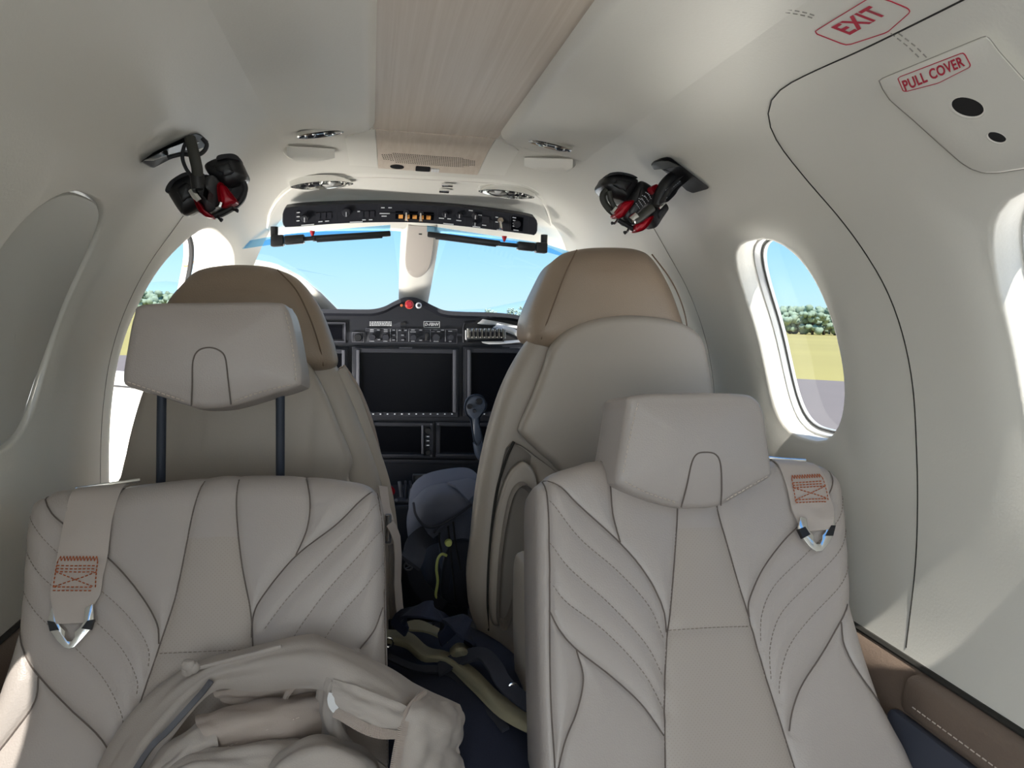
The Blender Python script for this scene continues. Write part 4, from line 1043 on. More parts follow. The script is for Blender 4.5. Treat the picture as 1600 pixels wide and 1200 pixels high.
# shoulder belts of the club seats
def shoulder_belt(seat, fr, zf, strip, guide, buckle_o, buckle_i, tapes, box, lab):
    def on(p, z): u, v = px2loc(fr, *p); return loc(fr, u, v, zf(u, v)+z)
    vs = []; rows = []
    for (a, b, h) in strip:
        pa, pb = px2loc(fr, *a), px2loc(fr, *b); R = []
        for k in range(9):
            q = pa+(pb-pa)*k/8; R.append(loc(fr, q[0], q[1], zf(q[0], q[1])+h))
        rows.append(R)
    rows = [list(r) for r in zip(*[crom(list(c), 6) for c in zip(*rows)])]
    n = np.array(fr[3]); sh, _ = sheet([[r[i] for i in range(0, 9, 2)] for r in rows[::3]], 2, 3, .0022)
    b = sh.obj('shoulder_strap', 'web', seat, label=lab)
    pg = [on(p, .010) for p in guide]
    MB().tube(pg, .0030, 8).obj('strap_guide', 'chrome', seat)
    # steel tongue with its keyhole notch
    po = [px2loc(fr, *p) for p in buckle_o+buckle_i[::-1]]; zc = max(zf(*p) for p in po)
    bk = MB().rings([[loc(fr, p[0], p[1], zc+.004) for p in po], [loc(fr, p[0], p[1], zc+.0072) for p in po]]).obj('buckle', 'chrome', seat, bevel=.0007, label='polished steel belt tongue')
    for tp in tapes:
        q = [px2loc(fr, *p) for p in tp]; MB().rings([[loc(fr, p[0], p[1], zc+.002) for p in q], [loc(fr, p[0], p[1], zc+.0085) for p in q]]).obj('rubber_stop', 'black', bk)
    (ax, ay), (bx, by), (cx, cy), (dx, dy) = box                    # corners tl, tr, br, bl of the sewn box
    def bp(u, v): 
        x = (ax+(bx-ax)*u)*(1-v)+(dx+(cx-dx)*u)*v; y = (ay+(by-ay)*u)*(1-v)+(dy+(cy-dy)*u)*v; q = px2loc(fr, x, y)
        return q
    def hgt(q, v): return zf(q[0], q[1])+np.interp(v, [0, 1], [strip[1][2], strip[-2][2]])+.0036
    mb = MB()
    def ln(pts): stitch_line(mb, [loc(fr, *bp(u, v), hgt(bp(u, v), v)) for u, v in resample(pts, 24)], None, .0052, .0008)
    zz = [(k/24, .0 if k % 2 else .14) for k in range(25)]
    for q in range(24): mb.tube([loc(fr, *bp(*zz[q]), hgt(bp(*zz[q]), zz[q][1])), loc(fr, *bp(*zz[q+1]), hgt(bp(*zz[q+1]), zz[q+1][1]))], .0006, 4)
    for v in (.28, .37, .46, .90, 1.0): ln([(0, v), (1, v)])
    ln([(0, .15), (0, 1)]); ln([(1, .15), (1, 1)]); ln([(0, .46), (1, .90)]); ln([(1, .46), (0, .90)])
    mb.obj('stitching', 'rust', b, label='rust coloured box stitching')['kind'] = 'stuff'
shoulder_belt(seatL, frL, zL, [((118, 757), (192, 748), .007), ((115, 775), (188, 765), .004), ((106, 820), (180, 815), .004), ((99, 870), (172, 870), .005), ((94, 905), (167, 905), .006), ((90, 930), (163, 932), .007), ((94, 955), (152, 952), .008), ((99, 977), (144, 975), .008)],
    [(113, 760), (150, 754), (212, 744)], [(92, 950), (87, 968), (89, 986), (100, 1002), (111, 1013), (119, 1015), (127, 1012), (139, 999), (152, 984), (156, 970), (155, 946)], [(101, 955), (102, 974), (107, 982), (113, 988), (112, 997), (116, 1003), (123, 1003), (127, 997), (127, 989), (134, 983), (141, 974), (143, 952)],
    [[(86, 972), (97, 974), (104, 986), (90, 988)], [(138, 984), (147, 972), (157, 970), (152, 986)]], [(102, 873), (160, 872), (157, 926), (95, 926)], 'taupe shoulder strap with rust stitching')
shoulder_belt(seatR, frR, zR, [((1210, 716), (1268, 722), .007), ((1212, 728), (1272, 732), .004), ((1218, 758), (1279, 757), .004), ((1223, 780), (1285, 778), .005), ((1227, 800), (1288, 797), .006), ((1236, 818), (1287, 815), .008), ((1245, 835), (1284, 832), .008)],
    [(1206, 712), (1232, 716), (1258, 721)], [(1237, 812), (1233, 830), (1238, 842), (1251, 859), (1261, 866), (1270, 865), (1281, 852), (1289, 836), (1289, 812)], [(1246, 815), (1248, 829), (1252, 836), (1257, 841), (1257, 849), (1261, 854), (1267, 854), (1270, 848), (1270, 841), (1275, 836), (1278, 827), (1279, 812)],
    [[(1233, 832), (1243, 828), (1251, 840), (1240, 846)], [(1274, 842), (1283, 826), (1290, 826), (1286, 842)]], [(1225, 748), (1269, 746), (1281, 789), (1230, 791)], 'short taupe shoulder strap with rust stitching')

# ------------------------------------------------------------------ crew seats, seen from behind
def crew_seat(label, Y, body, panel, panel_z, head, head_seams, head_st, parts, group, foot):
    base = atY(*foot, Y); root = thing('crew_seat', label, 'seat', (base[0], Y+.1, -.86), group)
    P = atY(*body[0], Y); fr = frame((P[0], Y, P[2]), (1, 0, 0), (0, -.06, -1))
    bo = cushion(fr, polypx(fr, body, 6), .15, .034, .006, .97, n=160).obj('backrest', 'leather_back', root)
    ol = polypx(fr, panel, 5); pm = cushion(fr, ol, .06, .016, .006, 1.0, n=140)
    pm.v = [tuple(np.array(v)+fr[3]*(panel_z+.044)) for v in pm.v]; pm.obj('back_panel', 'leather_back', root)
    fh = frame((P[0], Y-.03, P[2]), (1, 0, 0), (0, -.06, -1)); ho = polypx(fh, head, 5); 
    hd = cushion(fh, ho, .20, .05, .006, .96, n=160).obj('headrest', 'leather_dark', root)
    def onsurf(p, z): u, v = px2loc(fh, *p); return loc(fh, u, v, z)
    cord = MB()
    for s, z0, z1 in head_seams:
        L = resample(crom([px2loc(fh, *p) for p in s], 8), 50); cord.tube([loc(fh, p[0], p[1], z0+(z1-z0)*math.sin(PI*k/49)) for k, p in enumerate(L)], .0014, 5)
    if head_seams: cord.obj('seam_piping', 'leather_seam', hd)['kind'] = 'stuff'
    return root, fr
M['leather_seam'] = mat('tan_seam_cord', srgb(120, 100, 82), 0.7, noise=30)
G2 = 'tall crew seats facing the instrument panel'
crewR, fcR = crew_seat('tall taupe crew seat seen from behind right of the aisle', 1.42,
    [(955, 470), (860, 500), (830, 530), (800, 582), (778, 640), (760, 710), (748, 780), (738, 870), (733, 920), (737, 960), (750, 1000), (757, 1060), (762, 1180), (1130, 1180), (1128, 900), (1120, 760), (1112, 680), (1105, 610), (1096, 560), (1082, 520), (1050, 490)],
    [(856, 540), (845, 570), (826, 620), (806, 667), (813, 680), (852, 716), (900, 742), (1090, 742), (1104, 690), (1102, 620), (1093, 560), (1080, 524), (1045, 503), (985, 494), (930, 498), (884, 514)], .004,
    [(828, 520), (833, 488), (858, 432), (880, 397), (915, 384), (960, 381), (1003, 384), (1030, 399), (1058, 445), (1078, 500), (1086, 530), (1078, 540), (1040, 548), (955, 552), (880, 548), (845, 540), (832, 531)],
    [([(904, 389), (884, 425), (866, 470), (853, 510), (848, 530)], -.012, .006), ([(1022, 396), (1048, 440), (1068, 485), (1079, 520)], -.012, .006)], [], None, G2, (930, 900))
crewL, fcL = crew_seat('tall taupe crew seat at left, half hidden by the raised headrest', 1.42,
    [(385, 480), (280, 500), (240, 545), (216, 620), (198, 680), (182, 740), (172, 800), (168, 1000), (170, 1150), (610, 1150), (616, 1000), (613, 880), (606, 810), (594, 750), (574, 690), (552, 630), (530, 582), (500, 530), (460, 495)],
    [(478, 562), (505, 602), (530, 662), (551, 714), (545, 742), (540, 790), (205, 790), (203, 730), (220, 650), (245, 585), (290, 545), (380, 535), (440, 542)], .004,
    [(238, 520), (250, 472), (275, 440), (300, 418), (345, 409), (400, 410), (434, 418), (465, 435), (496, 475), (515, 520), (526, 560), (521, 575), (500, 582), (460, 580), (370, 575), (280, 570), (242, 555)],
    [([(432, 420), (462, 452), (484, 495), (499, 540), (505, 572)], -.012, .006)], [], None, G2, (390, 900))
def crew_extras():
    Y = 1.395; fr = frame(atY(800, 850, Y), (1, 0, 0), (0, -.02, -1))
    # lower back cover and folded-up armrest of the right crew seat
    cushion(fr, polypx(fr, [(800, 690), (850, 722), (900, 745), (1120, 760), (1124, 1170), (768, 1170), (764, 1010), (757, 960), (760, 900), (770, 800), (782, 735)], 5), .03, .012, .004, n=120).obj('lower_cover', 'grey_trim', crewR)
    fr2 = frame(atY(800, 850, 1.355), (1, 0, 0), (0, -.02, -1))
    ar = cushion(fr2, polypx(fr2, [(814, 724), (827, 727), (838, 745), (842, 790), (836, 835), (812, 905), (790, 972), (780, 980), (770, 976), (766, 940), (769, 870), (778, 800), (794, 747)], 6), .045, .010, .003, n=110).obj('armrest', 'leather_back', crewR)
    pd = cushion((fr2[0]+fr2[3]*.005,)+fr2[1:], polypx(fr2, [(811, 753), (824, 757), (834, 775), (836, 800), (828, 845), (808, 905), (790, 968), (778, 972), (775, 955), (778, 880), (786, 815), (797, 770)], 6), .006, .004, .002, n=100).obj('armrest_pad', 'grey_trim', ar)
    MB().tube([atY(*p, 1.385) for p in crom([(803, 690), (790, 720), (776, 770), (766, 850), (762, 930), (764, 985)], 8)], .003, 6).obj('seam_piping', 'gap', crewR)
    for (cx, seat) in ((.35, crewR), (-.36, crewL)):
        fr3 = (np.array([cx, 1.72, -.50]), np.array([1., 0, 0]), np.array([0, 1., 0]), np.array([0, 0, 1.]))
        cushion(fr3, rrect(.46, .48, .07), .12, .03, .01).obj('seat_cushion', 'leather_back', seat)
        MB().box((cx, 1.70, -.74), (.34, .36, .25)).obj('pedestal', 'grey_trim', seat, bevel=.02)
    # bolster strip on the inboard flank of the left crew seat
    q = lambda pts, Y: [atY(*p, Y) for p in pts]
    a = crom(q([(522, 582), (545, 625), (565, 680), (588, 745), (600, 800), (608, 880)], 1.45), 6)
    MB().tube(a, [.020]*len(a), 10, flat=(1, 1.2)).obj('side_bolster', 'leather_back', crewL)
    b = crom(q([(530, 575), (552, 608), (573, 660), (588, 720), (604, 790), (614, 880)], 1.56), 6)
    MB().tube(b, .014, 10).obj('front_bolster', 'leather_dark', crewL)
crew_extras()
# ------------------------------------------------------------------ side ledges
def side_ledge(s, y0, y1, label):
    t = thing('side_ledge', label, 'ledge', (s*.62, (y0+y1)/2, -.86), 'taupe side ledges under the cream walls')
    ys = np.linspace(y0, y1, 30)
    prof_ = [(.652, -.466), (.640, -.473), (.632, -.480), (.620, -.500), (.603, -.56), (.570, -.66), (.532, -.76), (.485, -.86), (.62, -.86), (.66, -.60)]
    MB().rings([[np.array([s*x, y, z]) for x, z in prof_] for y in ys]).obj('panel', 'ledge', t, ang=50)
    MB().tube([np.array([s*.6375, y, -.4735]) for y in ys], .0055, 6).obj('edge_gap', 'gap', t)
    return t
lr = side_ledge(1, -.6, 1.46, 'taupe side ledge with armrest along the foot of the right wall'); side_ledge(-1, -.25, 1.44, 'dark side ledge at the foot of the left wall beside the jacket seat')
def armrest():
    ys = np.linspace(-.2, .852, 24)
    pr = [(.642, -.476), (.618, -.480), (.611, -.483), (.607, -.490), (.603, -.522), (.607, -.530), (.642, -.530)]
    def cap(y, k): return [np.array([.625+(x-.625)*k, y, -.504+(z+.504)*k]) for x, z in pr]
    a = MB().rings([cap(y, 1) for y in ys]+[cap(.854, .96)]).obj('armrest', 'ledge', lr, ang=40, label='padded taupe armrest')
    mb = MB(); stitch_line(mb, [np.array([.6035, y, -.514]) for y in np.linspace(-.1, .84, 80)], None, .009, .0010); mb.obj('stitching', 'stitch', a)['kind'] = 'stuff'
    MB().box((.566, .35, -.657), (.030, 1.04, .26), np.array([[math.cos(.34), 0, math.sin(.34)], [0, 1, 0], [-math.sin(.34), 0, math.cos(.34)]])).obj('side_pocket', 'navy_panel', lr, bevel=.01, label='slate blue pocket panel')
    MB().box((.549, .30, -.665), (.022, .78, .17), np.array([[math.cos(.34), 0, math.sin(.34)], [0, 1, 0], [-math.sin(.34), 0, math.cos(.34)]])).obj('pocket_flap', 'pack_dark', lr, bevel=.008)
armrest()

# ------------------------------------------------------------------ exit placard and pull cover on the starboard hatch
def surf_plate(px, steps, n=72, curve=None):
    ol = resample(px if curve is None else crom(px, curve, True), n, True); c = ol.mean(0)
    return MB().rings([[hit(*(c+(p-c)*k), h) for p in ol] for k, h in steps], False, True)
def surf_line(name, px, m, parent, r, off, closed=True, n=120):
    ol = resample(px, n, closed); P = [hit(p[0], p[1], off) for p in ol]
    mb = MB(); N = len(P); nn = [snorm(hit(*p)) for p in ol]; return mb.tube(P, r, 4, closed=closed, flat=(1, 1)).obj(name, m, parent)
def surf_text(s, name, org, ex, ey, m, parent, off):
    me = text_mesh(s, 1.0, lambda x, y, z: hit(org[0]+ex[0]*x+ey[0]*y, org[1]+ex[1]*x+ey[1]*y, off+z*.0), 0.0, .028); return link(name, me, m, parent, smooth=False)
ex_t = thing('exit_placard', 'red EXIT marking in an angular outline on the cream ceiling at upper right', 'sign', tuple(hit(1345, 35)))
surf_line('outline', [(1274, 49), (1278, 46), (1353, 0), (1362, -4), (1372, -4), (1392, 2), (1418, 13), (1422, 17), (1420, 21), (1388, 49), (1382, 52), (1330, 69), (1322, 70), (1314, 68), (1276, 53)], 'red_ink', ex_t, .0006, .0006)
surf_text('lettering', 'lettering', (0, 0), (1, 0), (0, 1), 'red_ink', ex_t, .0008) if 0 else surf_text('EXIT', 'lettering', (1344, 33), (28.5, -16), (-41, -16), 'red_ink', ex_t, .0008)
def pull_cover():
    t = thing('hatch_cover', 'raised cream cover marked PULL COVER with two dark holes on the right wall', 'cover', tuple(hit(1500, 170)))
    # the right-hand side lies just outside the photograph; the cover is symmetric about its middle
    ol = [(1374, 126), (1378, 123), (1536, 58), (1542, 57), (1546, 61), (1560, 80), (1600, 125), (1660, 185), (1690, 220), (1690, 236), (1672, 246), (1610, 262), (1560, 270), (1537, 270), (1518, 264), (1502, 254), (1470, 226), (1428, 188), (1400, 164), (1391, 156), (1380, 140)]
    surf_plate(ol, [(1.0, -.003), (1.0, .005), (.992, .0075), (.975, .0085), (.6, .0085), (.3, .0085), (.02, .0085)], 110).obj('cover_plate', 'liner', t, ang=60)
    surf_line('edge_gap', ol, 'gap_light', t, .0010, .0004)
    surf_text('PULL COVER', 'lettering', (1458, 116), (15.6, -6.6), (-8.5, -21), 'red_ink', t, .0094)
    surf_line('outline', [(1403, 123), (1406, 120), (1500, 84), (1505, 83), (1508, 86), (1516, 101), (1515, 105), (1468, 129), (1462, 131), (1416, 143), (1411, 142)], 'red_ink', t, .0005, .0090)
    for cx, cy, a, b, ang in ((1512, 167, 25.5, 14, .25), (1558, 214, 14.5, 7.5, .30)):
        e = lambda k, dx=0, dy=0: [(cx+dx+k*(a*math.cos(q)*math.cos(ang)-b*math.sin(q)*math.sin(ang)), cy+dy+k*(a*math.cos(q)*math.sin(ang)+b*math.sin(q)*math.cos(ang))) for q in np.linspace(0, 2*PI, 33)[:-1]]
        rim = MB().rings([[hit(*p, h) for p in e(k, *o)] for k, h, o in ((1.16, .0084, (-1.5, 2)), (1.10, .0096, (-1, 1.5)), (1.0, .0092, (0, 0)))], False, False).obj('hole_rim', 'ivory', t)
        MB().rings([[hit(*p, h) for p in e(k)] for k, h in ((1.0, .0089), (.9, .0090), (.02, .0090))], False, True).obj('hole', 'seal', t)
pull_cover()
def liner_stitch():
    mb = MB()
    for d in (0, 5):
        stitch_line(mb, [hit(x, y+d, .0004) for x, y in resample(crom([(960, -4), (1100, 2), (1190, 9), (1250, 18), (1278, 26)], 8), 60)], None, .008, .0007)
        stitch_line(mb, [hit(x+d*2.4, y, .0004) for x, y in resample([(1392, 52), (1418, 72), (1438, 92)], 20)], None, .008, .0007)
    o = mb.obj('trim_7', 'gap_light'); o['kind'] = 'structure'
liner_stitch()

# ------------------------------------------------------------------ oxygen masks parked under the ceiling
def plane_at(px, py, Y): return frame(atY(px, py, Y), (1, 0, 0), (0, 0, -1))
def cpx(fr, pts, thick, r, dome, off=0.0, curve=6, n=90, back=1.0):
    f2 = (fr[0]+fr[3]*off,)+tuple(fr[1:]); return cushion(f2, polypx(f2, pts, curve) if curve else [px2loc(f2, *p) for p in pts], thick, r, dome, back, n)
def tpx(fr, pts, r, offs=0.0, n=10, sm=8, flat=None):
    k = len(pts); of = offs if hasattr(offs, '__len__') else [offs]*k; P = []
    for p, o in zip(pts, of): 
        f2 = fr[0]+fr[3]*o; P.append(atPlane(p[0], p[1], f2, fr[3]))
    C_ = crom(P, sm); rr = r if not hasattr(r, '__len__') else list(np.interp(np.linspace(0, 1, len(C_)), np.linspace(0, 1, len(r)), r))
    return MB().tube(C_, rr, n, flat=flat)
def mask_left():
    Y = 1.24; fr = plane_at(315, 290, Y); t = thing('oxygen_mask', 'black and red oxygen mask hanging on a hose on the left ceiling', 'oxygen mask', tuple(fr[0]), 'oxygen masks parked in ceiling stowages')
    sl = surf_plate([(220, 253), (240, 238), (268, 224), (292, 213), (306, 208), (314, 210), (326, 221), (323, 229), (290, 240), (264, 250), (241, 262), (236, 262)], [(1.0, .0005), (1.0, .003), (.96, .0045), (.5, .003), (.02, .003)]).obj('stowage_slot', 'seal', t)
    surf_plate([(224, 251), (262, 232), (300, 218), (312, 222), (300, 232), (262, 243), (240, 251)], [(1.0, .003), (1.0, .011), (.9, .013), (.4, .013), (.02, .013)]).obj('stowage_flap', 'black', sl)
    fo = .03
    cpx(fr, [(258, 297), (264, 284), (278, 273), (294, 268), (306, 274), (312, 292), (316, 318), (300, 327), (283, 334), (276, 328), (266, 313)], .06, .018, .006, .0).obj('face_cup', 'black', t)
    cpx(fr, [(257, 297), (264, 283), (280, 272), (292, 268), (296, 272), (280, 279), (268, 290), (263, 301)], .05, .004, .0, -.004).obj('cup_lip', 'black_soft', t)
    cpx(fr, [(316, 256), (330, 246), (345, 243), (362, 240), (372, 246), (379, 260), (384, 272), (380, 280), (372, 287), (352, 293), (338, 283), (326, 274)], .06, .018, .006, .004).obj('face_cup', 'black', t)
    cpx(fr, [(340, 242), (360, 239), (371, 243), (374, 250), (366, 249), (350, 248), (338, 250)], .05, .004, .0, .004).obj('cup_lip', 'black_soft', t)
    cpx(fr, [(288, 282), (320, 270), (350, 285), (378, 283), (382, 296), (374, 314), (352, 330), (330, 338), (308, 330), (296, 316)], .05, .02, .006, -.012).obj('mask_body', 'black_soft', t)
    rg = cpx(fr, [(302, 294), (312, 278), (328, 270), (338, 280), (341, 298), (338, 316), (331, 327), (320, 329), (312, 318), (304, 306)], .05, .022, .010, fo).obj('regulator', 'grey_mask', t)
    cpx(fr, [(327, 297), (333, 304), (331, 318), (324, 310)], .004, .001, .0, fo+.0125, 0).obj('slot', 'seal', rg)
    MB().add(*(lambda b: (b.v, b.f))(tpx(fr, [(300, 296), (306, 306), (312, 314)], .006, fo+.006, 8))).obj('chrome_trim', 'chrome', rg)
    tpx(fr, [(297, 216), (301, 232), (305, 250), (308, 264), (309, 282)], .0082, [fo+.012, fo+.018, fo+.02, fo+.016, fo+.010], 14).obj('hose', 'hose', t)
    tpx(fr, [(308, 272), (309, 283), (311, 296)], .0105, fo+.010, 14).obj('hose_cuff', 'black', t)
    tpx(fr, [(300, 214), (289, 226), (285, 245), (290, 262), (299, 275)], .0028, fo+.01, 8).obj('microphone_cable', 'black_soft', t)
    tpx(fr, [(262, 246), (285, 241), (305, 243), (318, 237), (323, 226), (316, 216)], .0032, fo+.004, 8).obj('hose_loop', 'black_soft', t)
    cpx(fr, [(342, 291), (350, 288), (360, 300), (371, 315), (368, 320), (350, 326), (344, 316)], .022, .005, .003, .018).obj('release_grip', 'red', t)
    cpx(fr, [(305, 311), (311, 314), (320, 328), (333, 337), (334, 342), (322, 339), (312, 328)], .02, .004, .002, .022).obj('release_grip', 'red', t)
    tpx(fr, [(332, 338), (350, 330), (364, 322)], .0045, .016, 8).obj('prong_bar', 'black', t)
    for a in ([(361, 322), (366, 328), (371, 328), (370, 332)], [(340, 336), (343, 342), (347, 343), (344, 346)]): tpx(fr, a, .0022, .018, 6, 4).obj('prong', 'black', t)
    tpx(fr, [(380, 284), (383, 296), (376, 312), (366, 322)], .0045, .0, 8).obj('harness_tube', 'black_soft', t)
    tpx(fr, [(338, 325), (343, 322), (345, 316)], .004, .03, 8).obj('swivel_ring', 'chrome', t)
M['hose'] = mat('olive_black_hose', srgb(52, 52, 46), 0.6, noise=30, var=0.12)
mask_left()
def mask_right():
    Y = 1.33; fr = plane_at(1000, 310, Y); t = thing('oxygen_mask', 'black and red oxygen mask clipped to an angled arm on the right ceiling', 'oxygen mask', tuple(fr[0]), 'oxygen masks parked in ceiling stowages')
    Z = lambda p: (930+p[0]/8.274, 230+p[1]/8.274)
    z = lambda L: [Z(p) for p in L]
    sl = surf_plate(z([(725, 215), (760, 180), (850, 140), (930, 125), (985, 140), (1180, 290), (1475, 525), (1440, 545), (1260, 595), (1180, 560), (1050, 440), (880, 300)]), [(1.0, .0005), (1.0, .003), (.96, .0045), (.5, .003), (.02, .003)]).obj('stowage_slot', 'seal', t)
    surf_plate(z([(722, 230), (740, 195), (850, 170), (960, 180), (1110, 245), (990, 260), (880, 285), (760, 290)]), [(1.0, .003), (1.0, .011), (.9, .014), (.4, .014), (.02, .014)]).obj('stowage_flap', 'hose', sl)
    fo = .03
    cpx(fr, z([(105, 480), (140, 410), (180, 345), (250, 320), (330, 322), (440, 345), (560, 390), (590, 420), (560, 520), (500, 620), (440, 690), (350, 665), (230, 630), (160, 560)]), .07, .018, .006, .006).obj('face_cup', 'black', t)
    cpx(fr, z([(165, 370), (200, 328), (330, 315), (470, 345), (560, 392), (480, 378), (330, 350), (220, 358)]), .05, .004, .0, .008).obj('cup_lip', 'black_soft', t)
    cpx(fr, z([(740, 800), (800, 740), (900, 690), (960, 720), (985, 780), (960, 830), (900, 920), (830, 1020), (790, 1025), (740, 960), (720, 880)]), .06, .016, .005, .0).obj('face_cup', 'black_soft', t)
    cpx(fr, z([(420, 700), (520, 560), (600, 430), (680, 440), (780, 520), (790, 640), (760, 780), (640, 900), (540, 980), (440, 1000), (370, 930), (360, 820)]), .05, .014, .006, .014).obj('mask_body', 'black', t)
    tpx(fr, z([(1190, 360), (1100, 370), (990, 430), (900, 530), (840, 640), (800, 760)]), [.011, .013, .0145, .0145, .013, .011], fo+.006, 12).obj('arm', 'black', t)
    cpx(fr, z([(1170, 345), (1215, 350), (1235, 400), (1150, 440), (1010, 560), (950, 650), (850, 740), (830, 700), (900, 580), (1000, 460), (1100, 380)]), .006, .002, .001, fo+.018).obj('arm_plate', 'grey_mask', t)
    tpx(fr, z([(985, 640), (900, 720), (830, 790)]), .0022, fo+.022, 6).obj('chrome_rod', 'chrome', t)
    mb = MB(); 
    for a, b in (((905, 560), (1100, 395)), ((960, 560), (1120, 420)), ((900, 690), (950, 620))): 
        P = [atPlane(*Z(q), fr[0]+fr[3]*(fo+.0195), fr[3]) for q in resample([a, b], 16)]; stitch_line(mb, P, None, .0048, .0007)
    mb.obj('lettering', 'white_ink', t)['kind'] = 'stuff'
    mb = MB()
    for q in range(5):
        a, b = (525+38*q, 720-32*q), (580+38*q, 800-30*q); P = [atPlane(*Z(w), fr[0]+fr[3]*.0215, fr[3]) for w in resample([a, b], 10)]; stitch_line(mb, P, None, .0036, .0007)
    for q in range(3):
        a, b = (560+45*q, 660-40*q), (640+40*q, 690-30*q); P = [atPlane(*Z(w), fr[0]+fr[3]*.0215, fr[3]) for w in resample([a, b], 10)]; stitch_line(mb, P, None, .0036, .0007)
    mb.obj('lettering', 'white_ink', t)['kind'] = 'stuff'
    cpx(fr, z([(350, 720), (400, 700), (480, 690), (488, 715), (440, 790), (370, 880), (330, 915), (255, 910), (250, 870), (300, 800)]), .03, .006, .003, .020).obj('release_grip', 'red', t)
    cpx(fr, z([(735, 890), (738, 920), (640, 1060), (520, 1098), (512, 1010), (600, 970), (680, 910)]), .03, .006, .003, .020).obj('release_grip', 'red', t)
    cpx(fr, z([(690, 545), (720, 505), (765, 500), (780, 560), (770, 600), (720, 600)]), .02, .005, .003, .022).obj('purge_button', 'red', t)
    tpx(fr, z([(740, 780), (650, 850), (560, 920), (500, 950)]), .0078, fo+.004, 12).obj('feed_pipe', 'hose', t)
    tpx(fr, z([(540, 900), (500, 930), (470, 960)]), .0095, fo+.002, 12).obj('pipe_collar', 'chrome', t)
    tpx(fr, z([(150, 560), (100, 620), (110, 700), (170, 790), (235, 850)]), .0065, .0, 8).obj('harness_tube', 'hose', t)
    tpx(fr, z([(180, 570), (200, 680), (260, 790)]), .005, .008, 8).obj('harness_tube', 'hose', t)
    tpx(fr, z([(225, 850), (275, 790)]), .006, .012, 8, 4).obj('tube_ferrule', 'chrome', t)
    tpx(fr, z([(280, 930), (380, 990), (500, 1060)]), .0045, .012, 8).obj('prong_bar', 'black', t)
    for a in ([(290, 940), (250, 985), (215, 975), (225, 1000)], [(440, 1040), (410, 1095), (375, 1095), (395, 1120)]): tpx(fr, z(a), .0024, .014, 6, 4).obj('prong', 'black', t)
mask_right()

# ------------------------------------------------------------------ instrument panel
YP = 2.2
PN = frame((0, YP, 0), (1, 0, 0), (0, 0, -1))
def ip(pts): return [px2loc(PN, *p) for p in pts]
def pslab(name, pts, d0, d1, m, parent, bevel=0.0, curve=0, label=None):
    ol = ip(pts); ol = crom(ol, curve, True) if curve else ol
    return MB().rings([[loc(PN, p[0], p[1], d0) for p in ol], [loc(PN, p[0], p[1], d1) for p in ol]]).obj(name, m, parent, bevel=bevel, label=label)
def R4(x0, y0, x1, y1): return [(x0, y0), (x1, y0+(x1-x0)*.012), (x1, y1+(x1-x0)*.012), (x0, y1)]
def frame_px(name, x0, y0, x1, y1, w, d0, d1, m, parent, w2=None):
    w2 = w if w2 is None else w2; a = ip(R4(x0, y0, x1, y1)); b = ip(R4(x0+w, y0+w2, x1-w, y1-w2)); vs = []; 
    rings = [[loc(PN, *p, d0) for p in a], [loc(PN, *p, d1) for p in a], [loc(PN, *p, d1) for p in b], [loc(PN, *p, d0) for p in b]]
    return MB().rings(rings+[rings[0]], False, False).obj(name, m, parent)
